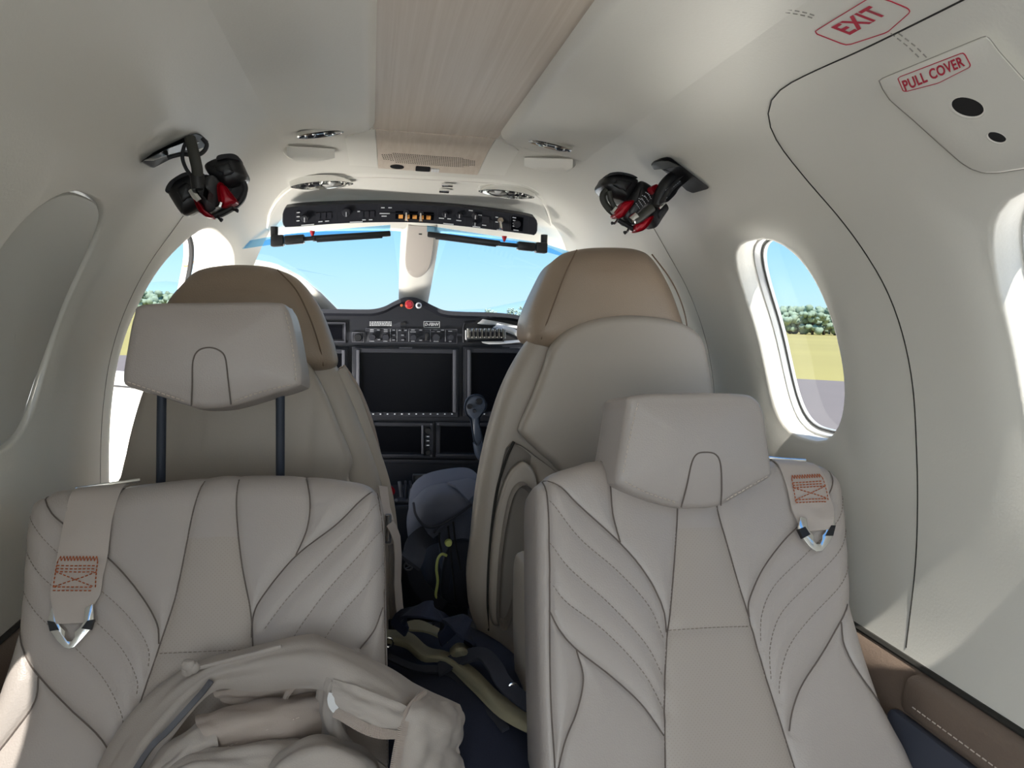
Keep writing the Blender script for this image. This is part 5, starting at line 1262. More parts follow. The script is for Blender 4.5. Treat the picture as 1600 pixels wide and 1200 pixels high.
def instrument_panel():
    t = thing('instrument_panel', 'blue black instrument panel with large unlit displays below the windscreen', 'instrument panel', (0, YP, -.86))
    top = [(330, 505), (380, 492), (430, 486), (500, 483), (560, 483.5), (583, 483), (600, 479), (616, 471), (628, 466), (638, 464.5), (650, 466), (662, 471), (678, 479), (694, 485), (720, 487), (760, 488), (790, 490), (812, 494), (840, 503), (880, 517), (930, 540)]
    tp = crom(ip(top), 6); ol = tp+[np.array([.50, .86]), np.array([-.50, .86])]
    MB().rings([[loc(PN, *p, -.03) for p in ol], [loc(PN, *p, 0) for p in ol]]).obj('panel_face', 'panel_black', t)
    # brow of the glareshield over the panel, running forward to the windscreen
    br = [loc(PN, *p, .030) for p in tp]; b1 = [loc(PN, p[0], p[1]+.012, .032) for p in tp]; b2 = [loc(PN, p[0], p[1]+.020, .0) for p in tp]
    back = [np.array([p[0]*.93, min(YP+.26, WS(p[0]*.93, -p[1]*.4-.01)-.01), -max(p[1], .01)*.6-.012]) for p in tp]
    midr = [np.array([p[0], YP+.05, -p[1]*.95-.002]) for p in tp]
    MB().rings([back, midr, br, b1, b2], False, False, closed=False).obj('glareshield', 'panel_black', t, ang=50)
    for (x, y, r, m, nm) in ((638.5, 476, 5.6, 'red', 'warning_lamp'), (653, 477.5, 4.6, 'white_ink', 'brightness_knob'), (627, 477.5, 2.2, 'rust', 'annunciator')):
        c = px2loc(PN, x, y); a, b = loc(PN, *c, .028), loc(PN, *c, .042); rr = r/FPX*YP
        o = MB().tube([a, (a+b)/2+(b-a)*.3, b], [rr, rr, rr*.7], 16).obj(nm, m, t)
        if nm == 'warning_lamp': MB().rings([[loc(PN, c[0]+rr*1.2*math.cos(q)*k, c[1]+rr*1.2*math.sin(q)*k, d) for q in np.linspace(0, 2*PI, 25)[:-1]] for k, d in ((1, .028), (1, .037), (.8, .037))], False, False).obj('lamp_ring', 'lamp_ring', o)
        if nm == 'brightness_knob': MB().tube([loc(PN, *c, .042), loc(PN, *c, .0435)], rr*.55, 12).obj('knob_cap', 'bezel', o)
    # displays
    def display(x0, x1, nm, lab):
        d = pslab(nm, R4(x0, 541, x1, 650), 0, .010, 'panel_black', t, .002)
        frame_px('bezel', x0+4, 544, x1-3, 648.5, 7, .010, .018, 'bezel', d, 6)
        pslab('screen', R4(x0+14, 551, x1-12, 641), .010, .0125, 'screen', d)
        for xx in (x0+9.5, x1-8): pslab('side_rail', R4(xx-2.4, 546, xx+2.4, 643), .012, .024, 'rail', d, .002)
        for k in range(13):
            xx = x0+22+(x1-x0-34)*k/12; pslab('soft_key', R4(xx-3, 643.3, xx+3, 647.6), .016, .0205, 'bezel', d); pslab('key_legend', R4(xx-1.1, 644.6, xx+1.1, 646.4), .0203, .0215, 'white_ink', d)
        pslab('maker_plate', R4((x0+x1)/2-10, 542.4, (x0+x1)/2+10, 544.2), .0105, .0125, 'rail', d)
    display(550, 717, 'display', ''); display(722, 889, 'display', ''); display(378, 545, 'display', '')
    def controller(x0, x1, keys=True):
        d = pslab('touch_controller', R4(x0, 658, x1, 714), 0, .010, 'panel_black', t, .002)
        frame_px('bezel', x0+1, 659, x1-1, 713, 5, .010, .016, 'bezel', d, 4)
        pslab('screen', R4(x0+8, 665, x1-19, 705), .010, .0125, 'screen', d); pslab('side_rail', R4(x1-19, 663, x1-16, 708), .011, .019, 'rail', d, .001)
        pslab('shelf', R4(x0, 707, x1-16, 711), .012, .026, 'bezel', d, .001)
        c = px2loc(PN, x1-9, 671); MB().tube([loc(PN, *c, .012), loc(PN, *c, .034)], [.0095, .008], 16).obj('dual_knob', 'black', d)
        for k, y in enumerate((680.5, 687, 694)): pslab('key', R4(x1-12.5, y-2, x1-5.5, y+2), .012, .019, 'bezel', d); pslab('key_legend', R4(x1-11, y-.6, x1-7, y+.6), .0188, .020, 'white_ink', d)
        c = px2loc(PN, x1-9, 705); MB().tube([loc(PN, *c, .012), loc(PN, *c, .026)], .007, 14).obj('small_knob', 'black', d)
        for p in ((x0+4, 661.5), (x0+4, 710.5), (x1-4, 661.5), (x1-4, 710.5)):
            c = px2loc(PN, *p); MB().tube([loc(PN, *c, .015), loc(PN, *c, .0185)], .003, 8).obj('screw', 'rail', d)
    controller(578, 677); controller(680, 779); 
    # autopilot strip
    s = pslab('autopilot_strip', R4(571, 512.5, 714, 535), 0, .007, 'panel_black', t, .002); frame_px('strip_edge', 571, 512.5, 714, 535, 1.0, .007, .0085, 'rail_dim', s)
    b0 = pslab('start_switch', R4(550, 519, 569, 534.5), 0, .006, 'bezel', t, .001); frame_px('switch_frame', 550, 519, 569, 534.5, 1.0, .006, .0075, 'rail', b0)
    c = px2loc(PN, 559.5, 527); MB().tube([loc(PN, *c, .006), loc(PN, *c, .024)], [.0115, .0095], 16).obj('switch_knob', 'black', b0)
    for x, r in ((581.5, .0105), (602.5, .0105), (645.5, .0095), (681, .012), (703.5, .010)):
        c = px2loc(PN, x, 527); MB().tube([loc(PN, *c, .006), loc(PN, *c, .022)], [r, r*.85], 16).obj('rotary_knob', 'bezel', s)
    c = px2loc(PN, 667, 526); MB().box(loc(PN, *c, .012), (.012, .016, .024)).obj('pitch_wheel', 'black', s, bevel=.003)
    for x in (609.8, 620, 638.5, 672.2, 695.5): pslab('divider', R4(x-.4, 514, x+.4, 533.5), .007, .0083, 'white_dim', s)
    for x, y in ((614.8, 515.5), (614.8, 523.5), (614.8, 531), (624.5, 516), (633.5, 516), (628.8, 523.5), (629, 531), (592, 530.5), (657, 531.5), (591, 515.5), (657, 515.5), (691, 515.5)):
        k = pslab('push_key', R4(x-3, y-1.9, x+3, y+1.9), .007, .011, 'bezel', s); pslab('key_legend', R4(x-2, y-.55, x+2, y+.55), .0108, .0118, 'white_dim', s)
    for x, y, w in ((581, 515.2, 3), (581, 517.8, 3), (602.5, 515.2, 3), (602.5, 517.8, 3), (645, 515.4, 3), (645, 518.4, 4.5), (581, 533, 4), (602, 533, 3.4), (645, 533, 3), (680, 514.6, 3), (676, 518, 2.4), (685, 518, 2.4), (681, 533.3, 4), (703, 517.4, 3), (703, 533.4, 2)):
        pslab('legend', R4(x-w, y-.6, x+w, y+.6), .007, .0082, 'white_dim', s)
    # placards
    for y in (503.3, 505.9, 508.4):
        mb = MB(); x = 577.5
        rs = random.Random(int(y*10))
        while x < (612 if y < 507 else 609):
            w = rs.uniform(1.4, 3.6); ol = ip([(x, y-.75), (x+w, y-.75), (x+w, y+.75), (x, y+.75)]); mb.rings([[loc(PN, *p, 0) for p in ol], [loc(PN, *p, .0014) for p in ol]]); x += w+.8
        mb.obj('placard_line', 'white_ink', t)['kind'] = 'stuff'
    pl = frame_px('registration_placard', 662, 502, 687, 511.8, .7, 0, .0022, 'white_ink', t)
    a, b, c2 = px2loc(PN, 674.6, 507), px2loc(PN, 684, 507.1), px2loc(PN, 674.6, 503)
    e = (b-a)/np.linalg.norm(b-a)
    me = text_mesh('D-FBNV', .0125, lambda x, y, z: loc(PN, *(a+e*(x+y*.22)+np.array([-e[1], e[0]])*-y), .0016+z), .0004, .02, width=.040); link('lettering', me, 'white_ink', pl, smooth=False)
    MB().rings([[loc(PN, *p, 0) for p in ip(rr_px(630, 506, 9, 4.5))], [loc(PN, *p, .005) for p in ip(rr_px(630, 506, 9, 4.5))]]).obj('camera_eye', 'seal', t)
    # standby display at the left, half hidden by the crew seat
    sd = pslab('standby_display', R4(490, 503, 541, 536), 0, .006, 'bezel', t, .001); frame_px('standby_frame', 490, 503, 540, 534, 2, .006, .010, 'rail_dim', sd); pslab('standby_screen', R4(495, 507, 535, 530), .006, .0075, 'screen', sd)
    # stowage bay on the right
    bay = pslab('stowage_bay', [(724, 503), (760, 499), (800, 501), (840, 512), (840, 537), (724, 535.5)], 0, .003, 'seal', t)
    bp = [loc(PN, *p, .004) for p in ip([(724, 535), (723.5, 512), (725.5, 504.5), (740, 503)])]; MB().tube(bp, .0025, 6).obj('bay_edge', 'bezel', bay)
    # knee panel, side walls of the pedestal
    pslab('lower_edge', R4(520, 715, 800, 722), 0, .014, 'panel_black', t, .003)
    return t
def rr_px(cx, cy, a, b): return [(cx+a/2*math.cos(q), cy+b/2*math.sin(q)) for q in np.linspace(0, 2*PI, 17)[:-1]]
M['rail'] = mat('grey_display_rail', srgb(92, 92, 98), 0.35, noise=20, var=0.06)
M['rail_dim'] = mat('dim_grey_edge', srgb(64, 65, 72), 0.45, noise=20, var=0.06)
M['white_dim'] = mat('dim_white_print', srgb(150, 152, 158), 0.6, noise=40, var=0.05)
M['lamp_ring'] = mat('coral_lamp_ring', srgb(214, 96, 72), 0.4, noise=20)
ipn = instrument_panel()
def pedestal():
    Y = 1.98; f = frame(atY(625, 790, Y), (1, 0, 0), (0, 0, -1)); t = thing('pedestal', 'dark centre pedestal with red knob and levers below the displays', 'console', (f[0][0], Y, -.86))
    z = f[0][2]
    MB().box((.0, Y+.12, (z-.86)/2), (.30, .24, z+.86)).obj('body', 'panel_black', t, bevel=.01)
    MB().box((.0, Y+.11, z+.004), (.27, .20, .012)).obj('top_plate', 'bezel', t, bevel=.003)
    a = atY(607, 766, Y+.06); MB().tube([a+np.array([-.012, .03, 0]), a, a+np.array([.004, -.012, -.002])], [.012, .015, .015], 16).obj('red_knob', 'red', t); MB().tube([a+np.array([.0, -.012, -.002]), a+np.array([.003, -.016, -.002])], [.015, .007], 14).obj('knob_face', 'red', t)
    b0, b1 = atY(624, 752, Y+.07), atY(629, 790, Y+.05); MB().tube([b0, b1], [.005, .006], 8).obj('trim_lever', 'rail', t)
    for x in (634, 641, 648):
        MB().box(atY(x, 774, Y+.06), (.007, .05, .075)).obj('quadrant_plate', 'bezel', t, bevel=.002)
    MB().tube([atY(640, 778, Y+.03), atY(642, 765, Y+.03), atY(652, 763, Y+.03)], .004, 8).obj('lever_guard', 'rail', t)
    fl = frame(atY(668, 762, Y+.05), (1, 0, 0), (0, 0, -1)); cpx(fl, [(645, 745), (650, 742), (676, 743), (687, 748), (689, 760), (680, 780), (655, 785), (648, 770)], .03, .008, .003).obj('throttle_grip', 'grey_mask', t)
    for x in (604, 612, 619): MB().cyl(atY(x, 783, Y+.02), atY(x, 781, Y), .004, 10).obj('trim_button', 'rail', t)
pedestal()
def yoke():
    Y = 2.04; f = plane_at(745, 650, Y); t = thing('control_yoke', 'dark slate control yoke horn in front of the right display', 'yoke', tuple(f[0]))
    cpx(f, [(726, 638), (728, 627), (734, 620), (744, 616.5), (754, 619), (760, 627), (760, 637), (754, 647), (750, 656), (751, 668), (754, 686), (750, 694), (745, 696), (741, 690), (738, 672), (735, 656), (729, 648)], .034, .012, .003, 0).obj('horn', 'yoke_slate', t)
    for x, y, r, m in ((748.5, 627, .010, 'black'), (733.5, 635, .008, 'black'), (741, 642, .006, 'bezel')):
        c = px2loc(f, x, y); MB().tube([loc(f, *c, .002), loc(f, *c, .010)], [r, r*.8], 14).obj('thumb_switch', m, t)
    MB().tube(crom([atY(746, 690, Y+.015), atY(752, 712, Y+.02), atY(775, 722, Y+.02), atY(812, 722, Y+.02), atY(840, 712, Y+.02)], 8), .014, 12).obj('cross_tube', 'yoke_slate', t)
    MB().tube(crom([atY(840, 712, Y+.02), atY(846, 692, Y+.015), atY(850, 650, Y+.01), atY(850, 625, Y)], 8), [.014]*24+[.018], 12).obj('horn', 'yoke_slate', t)
    MB().cyl(atY(796, 722, Y+.01), atY(796, 690, YP+.02), .018, 16).obj('shaft', 'black', t)
M['yoke_slate'] = mat('slate_yoke_moulding', srgb(66, 74, 88), 0.4, noise=20, var=0.08)
yoke()
def papers():
    Y = YP-.035; f = plane_at(757, 525, Y)
    t = thing('checklist_booklet', 'white comb bound checklist booklet standing in the panel bay', 'booklet', tuple(f[0]))
    cpx(f, [(727, 516), (788, 514.5), (788, 529), (727, 531)], .012, .001, .0, 0, 0).obj('cover', 'paper', t)
    for k in range(9):
        x = 731+6.5*k; ol = [(x-1.4, 515.5), (x-1.2, 513.2), (x+1.2, 513.1), (x+1.4, 515.3), (x+1.4, 527.5), (x-1.4, 527.6)]
        cpx(f, ol, .006, .002, .001, .004, 0).obj('comb_tooth', 'ivory', t)
    for k in range(8):
        x = 734.3+6.5*k; cpx(f, [(x-1.3, 518.5), (x+1.3, 518.4), (x+1.3, 525.5), (x-1.3, 525.6)], .002, .0005, .0, .0022, 0).obj('comb_gap', 'rail', t)
    cpx(f, [(729, 530), (785, 528), (785, 533.5), (729, 534)], .01, .001, .0, -.002, 0).obj('shadowed_edge', 'panel_black', t)  # black strip, shade along the booklet's foot put in as colour
    def sheet_px(lab, rows, dy):
        sh, _ = sheet([[atY(x, y, Y+d) for x, y, d in r] for r in rows], 4, 4, .0012); o = sh.obj('paper_sheet', 'paper'); return tag(o, lab, 'paper', 'loose papers in the panel bay')
    sheet_px('upper white paper sheet curling out of the panel bay', [[(754, 498.5, .03), (790, 505, .02), (826, 513.5, .01)], [(749, 503, .03), (785, 509, .02), (822, 516, .01)], [(743, 507, .035), (782, 508.5, .03), (825, 517, .02)]], 0)
    sheet_px('middle white paper sheet leaning behind the comb booklet', [[(777, 505, .0), (800, 512, -.01), (826, 527, -.02)], [(774, 509, .0), (798, 517, -.01), (824, 530, -.02)], [(770, 511.5, .004), (795, 520, 0), (820, 531, -.01)]], 0)
    sheet_px('lower white paper sheet lying under the comb booklet', [[(752, 533.5, -.01), (785, 533, -.015), (832, 529.5, -.02)], [(755, 536, -.012), (785, 535.3, -.018), (832, 531.5, -.022)], [(764, 538, -.014), (790, 537, -.02), (832, 532.5, -.024)]], 0)
papers()
# ------------------------------------------------------------------ backpack between the crew seats
def backpack():
    Y = 1.62; f = plane_at(700, 850, Y); t = thing('backpack', 'slate blue canvas backpack wedged upright between the crew seats', 'backpack', (f[0][0], Y, -.70))
    cpx(f, [(646, 800), (662, 772), (700, 758), (750, 756), (772, 790), (776, 860), (772, 930), (745, 952), (712, 955), (690, 948), (668, 928), (652, 900), (645, 860)], .20, .06, .035, 0).obj('body', 'pack', t)
    # lid folded over the top, bulging towards the cabin
    ld, _ = sheet([[atY(x, y, Y+d) for x, y, d in r] for r in [
        [(650, 775, .10), (672, 758, .09), (705, 752, .10), (752, 754, .12)],
        [(641, 795, .02), (664, 774, -.03), (702, 768, -.05), (755, 770, -.02)],
        [(638, 820, -.01), (660, 802, -.065), (698, 795, -.085), (748, 786, -.06)],
        [(640, 838, -.01), (656, 836, -.055), (684, 822, -.075), (716, 806, -.07)],
        [(650, 848, -.005), (668, 843, -.045), (684, 834, -.058), (706, 815, -.055)]]], 8, 8, .006, .0022, 5, 6)
    ld.obj('lid', 'pack', t)
    tpx(f, [(646, 786), (650, 805), (664, 822), (684, 822), (716, 804), (742, 784)], .0028, [.05, .075, .085, .095, .085, .07], 8).obj('lid_piping', 'pack_dark', t)
    cpx(f, [(700, 858), (716, 846), (740, 850), (752, 880), (752, 940), (735, 951), (708, 950), (692, 940), (690, 900)], .04, .02, .012, .052).obj('front_pocket', 'pack_dark', t)
    tpx(f, [(698, 868), (690, 866), (684, 874), (682, 890), (684, 908), (681, 928), (682, 936)], .0032, [.055, .058, .06, .062, .062, .06, .058], 8).obj('reflective_piping', 'lime', t)
    for q, pts in enumerate(([(690, 815), (686, 840), (690, 862)], [(700, 822), (704, 860), (708, 900), (712, 940)], [(708, 815), (712, 850), (720, 890)])):
        tpx(f, pts, .0024, .062, 6).obj('zip_line', 'seal', t)
    c = px2loc(f, 695.5, 833); MB().tube([loc(f, *c, .070), loc(f, *c, .078)], [.0085, .007], 14).obj('zip_pull', 'lime', t)
    tpx(f, [(694, 800), (697, 806), (696, 814)], .0035, .075, 8).obj('zip_slider', 'rail', t)
    tpx(f, [(678, 833), (683, 826), (690, 818), (692, 806)], .0022, .075, 6).obj('cord', 'pack_dark', t)
    b = MB(); L = [atY(*p, Y-.03-.01*k) for k, p in enumerate(crom([(682, 832), (664, 838), (651, 850), (646, 868), (641, 880)], 5))]
    b.ribbon(L, .045, .006, (0, -1, .3)).obj('shoulder_strap', 'pack_dark', t)
    b = MB(); b.ribbon([atY(*p, Y-.06) for p in crom([(644, 884), (652, 908), (668, 930), (692, 950)], 6)], .032, .005, (0, -1, .2)).obj('lower_strap', 'pack_dark', t)
    for p in ((641, 878), (638, 885)): 
        c = atY(*p, Y-.07); MB().tube([c+np.array([.009*math.cos(q), .001, .009*math.sin(q)]) for q in np.linspace(0, 2*PI, 13)[:-1]], .002, 6, closed=True).obj('strap_buckle', 'rail', t)
    b = MB(); b.ribbon([atY(*p, Y+d) for p, d in (((716, 752), .02), ((728, 757), -.04), ((742, 772), -.07), ((760, 786), -.06))], .05, .006, (0, -.6, .8)).obj('carry_strap', 'pack', t)
backpack()

# ------------------------------------------------------------------ duffel bag lying along the aisle
def duffel():
    t = thing('duffel_bag', 'navy and olive canvas duffel bag lying in the aisle between the club seats', 'bag', (0, 1.15, -.86))
    rings = []
    for k, y in enumerate(np.linspace(.72, 1.50, 22)):
        f = (k/21); tp = max(.02, 1-abs(2*f-1)**5); w = .150*tp**.5; h = .135*tp**.5; cz = -.715+.012*math.sin(5*f)
        rings.append([np.array([.015+w*np.sign(math.cos(a))*abs(math.cos(a))**.75+.006*math.sin(3*a+9*f), y, cz+h*np.sign(math.sin(a))*abs(math.sin(a))**.8*(1+.05*math.sin(11*f+2*a))]) for a in np.linspace(0, 2*PI, 33)[:-1]])
    MB().rings(rings).obj('body', 'duffel', t, ang=70)
    Zt = -.575
    def top(x, y, h=0.0): p = atZ(x, y, Zt+h); return p
    ol, _ = sheet([[top(600, 985, .012), top(640, 990, .016), (top(668, 1012, .018)), top(700, 1020, .022), top(740, 1045, .022), top(780, 1085, .018), top(832, 1118, .01)],
                   [top(600, 996, .016), top(636, 1003, .022), (top(664, 1024, .024)), top(698, 1030, .03), top(742, 1062, .028), top(784, 1105, .022), top(832, 1136, .014)],
                   [top(600, 1004, .010), top(634, 1012, .012), (top(660, 1032, .014)), top(694, 1037, .016), top(738, 1078, .014), top(782, 1122, .012), top(832, 1150, .008)]], 5, 5, .004, .0012, 2)
    ol.obj('olive_panel', 'olive', t)
    k, _ = sheet([[top(704, 1015, .02), top(716, 1006, .03), top(736, 1010, .02)], [top(704, 1024, .03), top(718, 1014, .06), top(738, 1022, .03)], [top(712, 1034, .02), top(722, 1026, .035), top(738, 1034, .02)]], 5, 5, .004)
    k.obj('bunched_fold', 'olive', t)
    def strap(nm, pts, w, m='pack_dark', lab=None): b = MB(); P = crom([top(*p) for p in pts], 6); b.ribbon(P, w, .005, (0, -.5, .85)).obj(nm, m, t)
    strap('handle', [(622, 985, .03), (632, 962, .06), (652, 953, .085), (676, 954, .09), (692, 970, .06), (700, 1000, .02)], .034, 'duffel')
    strap('handle', [(690, 972, .04), (708, 966, .08), (726, 980, .08), (736, 1000, .05), (738, 1018, .02)], .034, 'duffel')
    strap('shoulder_strap', [(686, 1046, .012), (716, 1030, .034), (752, 1022, .05), (772, 1040, .05), (784, 1062, .04), (800, 1080, .03), (830, 1104, .02)], .024)
    strap('zip_flap', [(606, 1026, .006), (650, 1044, .010), (700, 1050, .010), (745, 1092, .008), (790, 1140, .006)], .012)
    p, _ = sheet([[top(628, 975, .012), top(655, 970, .015), top(690, 985, .012)], [top(640, 985, .014), top(668, 988, .018), top(700, 1003, .012)]], 4, 4, .004); p.obj('end_panel', 'olive', t)
    for q in ((607, 1005), (802, 1078)): 
        c = top(*q, .03); MB().tube([c+np.array([.008*math.cos(a), .003, .008*math.sin(a)]) for a in np.linspace(0, 2*PI, 13)[:-1]], .0018, 6, closed=True).obj('strap_ring', 'chrome', t)
duffel()
def second_bag():
    t = thing('flight_bag', 'dark bag with pale piping at the foot of the aisle, bottom of the picture', 'bag', (.03, .62, -.86))
    f = frame((.03, .52, -.70), (1, 0, 0), (0, 0, -1)); 
    rings = [[np.array([.03+w*math.cos(a), .60+d*math.sin(a), z]) for a in np.linspace(0, 2*PI, 41)[:-1]] for z, w, d in ((-.855, .12, .10), (-.84, .13, .11), (-.72, .135, .115), (-.66, .125, .105), (-.645, .09, .075))]
    MB().rings(rings).obj('body', 'duffel', t, ang=60)
    MB().tube([np.array([.03+.131*math.cos(a), .60+.111*math.sin(a), -.668]) for a in np.linspace(0, 2*PI, 49)[:-1]], .0025, 6, closed=True).obj('piping', 'rail', t)
second_bag()

# ------------------------------------------------------------------ belt hanging beside the left crew seat
def hanging_belt():
    Y = 1.34; t = thing('seat_belt', 'taupe lap belt hanging with its buckle beside the left crew seat', 'seat belt', tuple(atY(612, 900, Y)))
    P = lambda pts: [atY(x, y, Y+d) for x, y, d in pts]
    MB().ribbon(P([(598, 760, .05), (602, 790, .03), (608, 812, .0), (610, 826, 0)]), .022, .003, (.6, -.7, .1)).obj('webbing', 'web', t)
    MB().ribbon(P([(609, 818, -.012), (614, 826, -.014), (620, 842, -.008), (622, 870, 0), (621, 910, 0), (624, 948, 0), (627, 968, 0), (622, 976, .004)]), .020, .0022, (.75, -.6, 0)).obj('webbing', 'web', t)
    MB().ribbon(P([(613, 850, .012), (616, 890, .014), (614, 940, .014), (616, 975, .01)]), .018, .0022, (.6, -.8, 0)).obj('webbing', 'grey_trim', t)
    b = MB().box(atY(606.5, 826, Y-.004), (.012, .012, .055)).obj('adjuster', 'rail', t, bevel=.003)
    MB().tube([atY(605.5, 805, Y-.012), atY(605.5, 845, Y-.012)], .0035, 8).obj('adjuster_bar', 'chrome', t)
    MB().tube(P([(616, 972, 0), (617, 995, 0), (616, 1012, 0)]), [.006, .010, .007], 10).obj('buckle', 'black', t)
    MB().tube(P([(610, 968, 0), (611, 1004, 0)]), .004, 8).obj('webbing_end', 'black_soft', t)
    MB().ball(atY(608, 1004, Y-.01), .006, 7).obj('rivet', 'chrome', t)
hanging_belt()

# ------------------------------------------------------------------ jacket thrown on the left seat
def jacket():
    P0, U0, W0, N0 = frL
    def J(x, y, h): return atPlane(x, y, P0+N0*h, N0)
    t = thing('jacket', 'rumpled greige jersey jacket lying on the left club seat', 'jacket', tuple(J(450, 1150, .03)))
    def piece(nm, rows, m='cloth', nu=9, nv=9, th=.0045, wr=.0046, seed=1, wl=8, lab=None):
        s, G = sheet([[J(*p) for p in r] for r in rows], nu, nv, th, wr, seed, wl); return s.obj(nm, m, t, ang=70, label=lab), G
    # big folded back arching over the heap
    piece('back', [
        [(140, 1235, .020), (195, 1130, .022), (288, 1048, .026), (390, 1013, .050), (478, 993, .070), (512, 1001, .080), (600, 1040, .075), (656, 1074, .060), (716, 1104, .030)],
        [(160, 1235, .050), (215, 1140, .052), (300, 1062, .060), (395, 1026, .085), (478, 1008, .110), (522, 1022, .125), (600, 1062, .120), (652, 1098, .105), (722, 1126, .055)],
        [(185, 1235, .062), (245, 1140, .066), (322, 1066, .070), (400, 1046, .092), (480, 1040, .125), (532, 1055, .150), (596, 1090, .145), (646, 1122, .125), (716, 1150, .065)],
        [(215, 1240, .050), (270, 1145, .055), (332, 1080, .058), (400, 1080, .075), (470, 1074, .100), (524, 1084, .152), (580, 1122, .158), (636, 1150, .132), (716, 1178, .068)]], seed=3)
    # underside of the arch seen inside the opening
    piece('lining', [[(330, 1078, .050), (400, 1070, .060), (470, 1062, .070), (512, 1070, .075)], [(345, 1092, .036), (400, 1098, .04), (450, 1100, .045), (505, 1100, .05)], [(350, 1120, .030), (410, 1120, .03), (460, 1122, .03), (515, 1126, .03)]], 'cloth_in', seed=4)
    # front fold coming down on the right of the opening
    piece('front_fold', [
        [(492, 1040, .118), (508, 1050, .130), (520, 1062, .146), (530, 1075, .152)],
        [(494, 1075, .095), (505, 1085, .120), (516, 1095, .140), (526, 1105, .146)],
        [(492, 1120, .070), (510, 1130, .100), (530, 1145, .115), (552, 1158, .112)],
        [(494, 1158, .062), (520, 1175, .090), (560, 1190, .100), (610, 1205, .095)],
        [(500, 1230, .060), (540, 1235, .085), (580, 1240, .095), (625, 1240, .090)]], seed=6)
    # lower back panel hanging over the front, ends in a sewn hem
    piece('hem_panel', [
        [(520, 1062, .150), (560, 1075, .160), (610, 1095, .158), (652, 1112, .138)],
        [(519, 1085, .158), (558, 1102, .168), (605, 1120, .166), (642, 1134, .146)],
        [(524, 1112, .158), (556, 1130, .168), (592, 1144, .166), (630, 1152, .146)]], wr=.003, seed=7)
    # right sleeve end
    piece('sleeve', [
        [(655, 1078, .100), (676, 1094, .095), (700, 1102, .075), (718, 1106, .045)],
        [(640, 1105, .150), (672, 1120, .140), (704, 1130, .105), (724, 1134, .055)],
        [(626, 1140, .158), (660, 1150, .150), (700, 1162, .112), (716, 1168, .055)],
        [(618, 1175, .150), (655, 1185, .145), (690, 1190, .112), (722, 1192, .055)],
        [(612, 1235, .140), (650, 1240, .135), (700, 1240, .1), (745, 1240, .050)]], wr=.0055, seed=8)
    # rolled sleeve lying inside the opening
    piece('inner_sleeve', [
        [(308, 1122, .050), (345, 1112, .058), (400, 1100, .062), (455, 1092, .062), (500, 1086, .060)],
        [(306, 1130, .085), (345, 1120, .092), (400, 1110, .096), (455, 1102, .094), (505, 1097, .085)],
        [(318, 1150, .098), (350, 1143, .104), (402, 1130, .106), (458, 1122, .102), (506, 1116, .090)],
        [(330, 1172, .085), (356, 1166, .092), (408, 1154, .096), (462, 1146, .092), (505, 1142, .080)],
        [(336, 1190, .050), (362, 1186, .056), (412, 1174, .06), (465, 1166, .06), (505, 1160, .055)]], 'cloth_in', wr=.0036, seed=9)
    # ribbed collar in front of the zip
    piece('collar', [
        [(212, 1235, .060), (250, 1180, .070), (300, 1138, .072), (330, 1125, .068)],
        [(212, 1228, .092), (252, 1188, .098), (300, 1148, .100), (332, 1136, .092)],
        [(224, 1240, .104), (262, 1202, .110), (305, 1168, .112), (338, 1158, .102)],
        [(240, 1250, .090), (275, 1215, .096), (315, 1185, .098), (345, 1176, .090)]], wr=.0034, seed=10)
    # two bundles at the bottom
    piece('pocket_bundle', [
        [(215, 1225, .080), (290, 1180, .098), (350, 1172, .100), (420, 1160, .098), (470, 1155, .092), (510, 1170, .08)],
        [(210, 1245, .110), (290, 1192, .126), (352, 1182, .130), (420, 1172, .126), (470, 1170, .116), (520, 1190, .095)],
        [(215, 1270, .120), (295, 1215, .136), (355, 1205, .142), (422, 1200, .134), (470, 1205, .120), (525, 1225, .1)],
        [(230, 1300, .110), (300, 1255, .126), (360, 1250, .130), (425, 1250, .126), (475, 1255, .110), (530, 1265, .09)]], wr=.006, seed=11)
    piece('cuff_bundle', [
        [(405, 1225, .105), (440, 1178, .125), (490, 1154, .130), (540, 1160, .124), (580, 1185, .105), (600, 1230, .08)],
        [(400, 1240, .140), (440, 1192, .160), (492, 1166, .166), (542, 1172, .160), (582, 1198, .140), (604, 1240, .11)],
        [(410, 1262, .150), (448, 1215, .172), (495, 1192, .180), (544, 1198, .172), (582, 1222, .150), (602, 1260, .12)],
        [(430, 1300, .140), (460, 1262, .160), (500, 1245, .166), (545, 1250, .160), (580, 1265, .140), (600, 1295, .11)]], wr=.005, seed=12)
    def cord(nm, pts, r, m, st=False):
        C_ = crom([J(*p) for p in pts], 10); return MB().tube(C_, r, 7).obj(nm, m, t)
    # zip: tape and separate metal teeth
    zp = crom([J(*p) for p in [(330, 1064, .080), (318, 1080, .082), (302, 1098, .084), (284, 1118, .084), (262, 1142, .082), (238, 1165, .080), (214, 1200, .086), (196, 1235, .09)]], 14)
    MB().ribbon(zp, .0070, .0020, tuple(N0)).obj('zip_tape', 'zip', t)
    mb = MB(); Z = np.array(zp); 
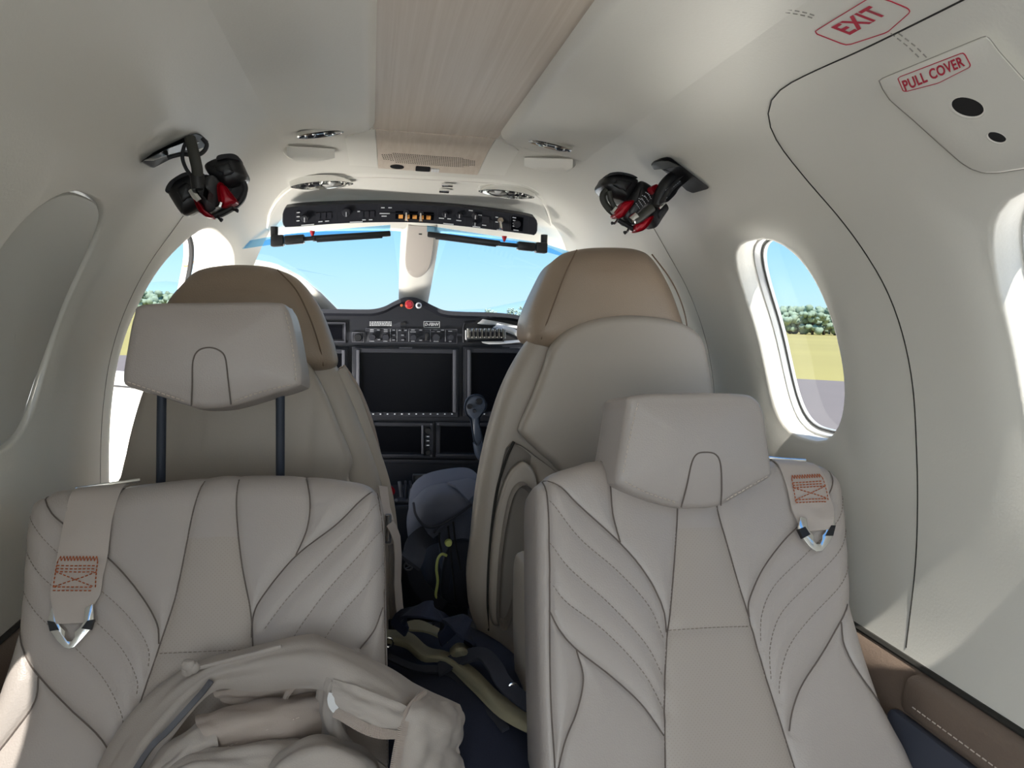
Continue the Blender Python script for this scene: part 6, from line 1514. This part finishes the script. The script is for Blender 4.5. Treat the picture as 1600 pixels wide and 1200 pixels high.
    for k in range(0, len(Z)-1):
        d = Z[k+1]-Z[k]; d /= np.linalg.norm(d); b = np.cross(d, N0); R_ = np.stack([b, d, N0], 1)
        for f in (0, .5): mb.box(Z[k]*(1-f)+Z[k+1]*f+N0*.0022, (.0066, .0014, .0024), R_)
    mb.obj('zip_teeth', 'rail', t)['kind'] = 'stuff'
    cord('neck_seam', [(286, 1052, .062), (300, 1046, .066), (340, 1036, .074), (395, 1022, .090), (440, 1010, .098)], .0030, 'cloth')
    bn = MB(); rs = np.random.RandomState(5)
    for k in range(7): bn.ball(J(297+rs.uniform(-7, 7), 1044+rs.uniform(-6, 5), .066+rs.uniform(0, .01)), .0075, 5)
    bn.obj('frayed_knot', 'cloth', t)['kind'] = 'stuff'
    def overlock(nm, pts, r=.0030):
        C_ = resample(crom([J(*p) for p in pts], 10), 60); mb = MB().tube(C_, r, 6)
        for k in range(0, 59): 
            d = C_[k+1]-C_[k]; d /= np.linalg.norm(d); b = np.cross(d, N0); mb.tube([C_[k]+b*r*1.9+N0*r*.4, C_[k]+N0*r*1.1, C_[k]-b*r*1.9+N0*r*.4], r*.33, 4)
        return mb.obj(nm, 'cloth_in', t)
    for nm, p in (('overlocked_seam', [(524, 1113, .162), (545, 1124, .170), (570, 1138, .171), (595, 1146, .170), (616, 1148, .162), (628, 1153, .15)]),
                  ('overlocked_seam', [(664, 1082, .108), (650, 1094, .135), (637, 1115, .152), (628, 1142, .160), (622, 1170, .156), (616, 1205, .150)]),
                  ('overlocked_seam', [(444, 1096, .066), (452, 1080, .086), (468, 1060, .104), (490, 1046, .120), (508, 1043, .132)])): overlock(nm, p)['kind'] = 'stuff'
    mb = MB(); stitch_line(mb, [J(*p) for p in resample(crom([(325, 1152, .106), (338, 1166, .100), (344, 1180, .09)], 8), 30)], None, .006, .0008)
    stitch_line(mb, [J(*p) for p in resample(crom([(345, 1172, .094), (410, 1143, .103), (470, 1120, .104)], 8), 50)], None, .006, .0007); mb.obj('stitching', 'stitch', t)['kind'] = 'stuff'
    MB().ribbon([J(*p) for p in crom([(519, 1083, .160), (517, 1092, .161), (519, 1102, .162), (525, 1110, .164)], 5)], .008, .0015, tuple(N0)).obj('care_label', 'paper', t, label='small white care label')
jacket()
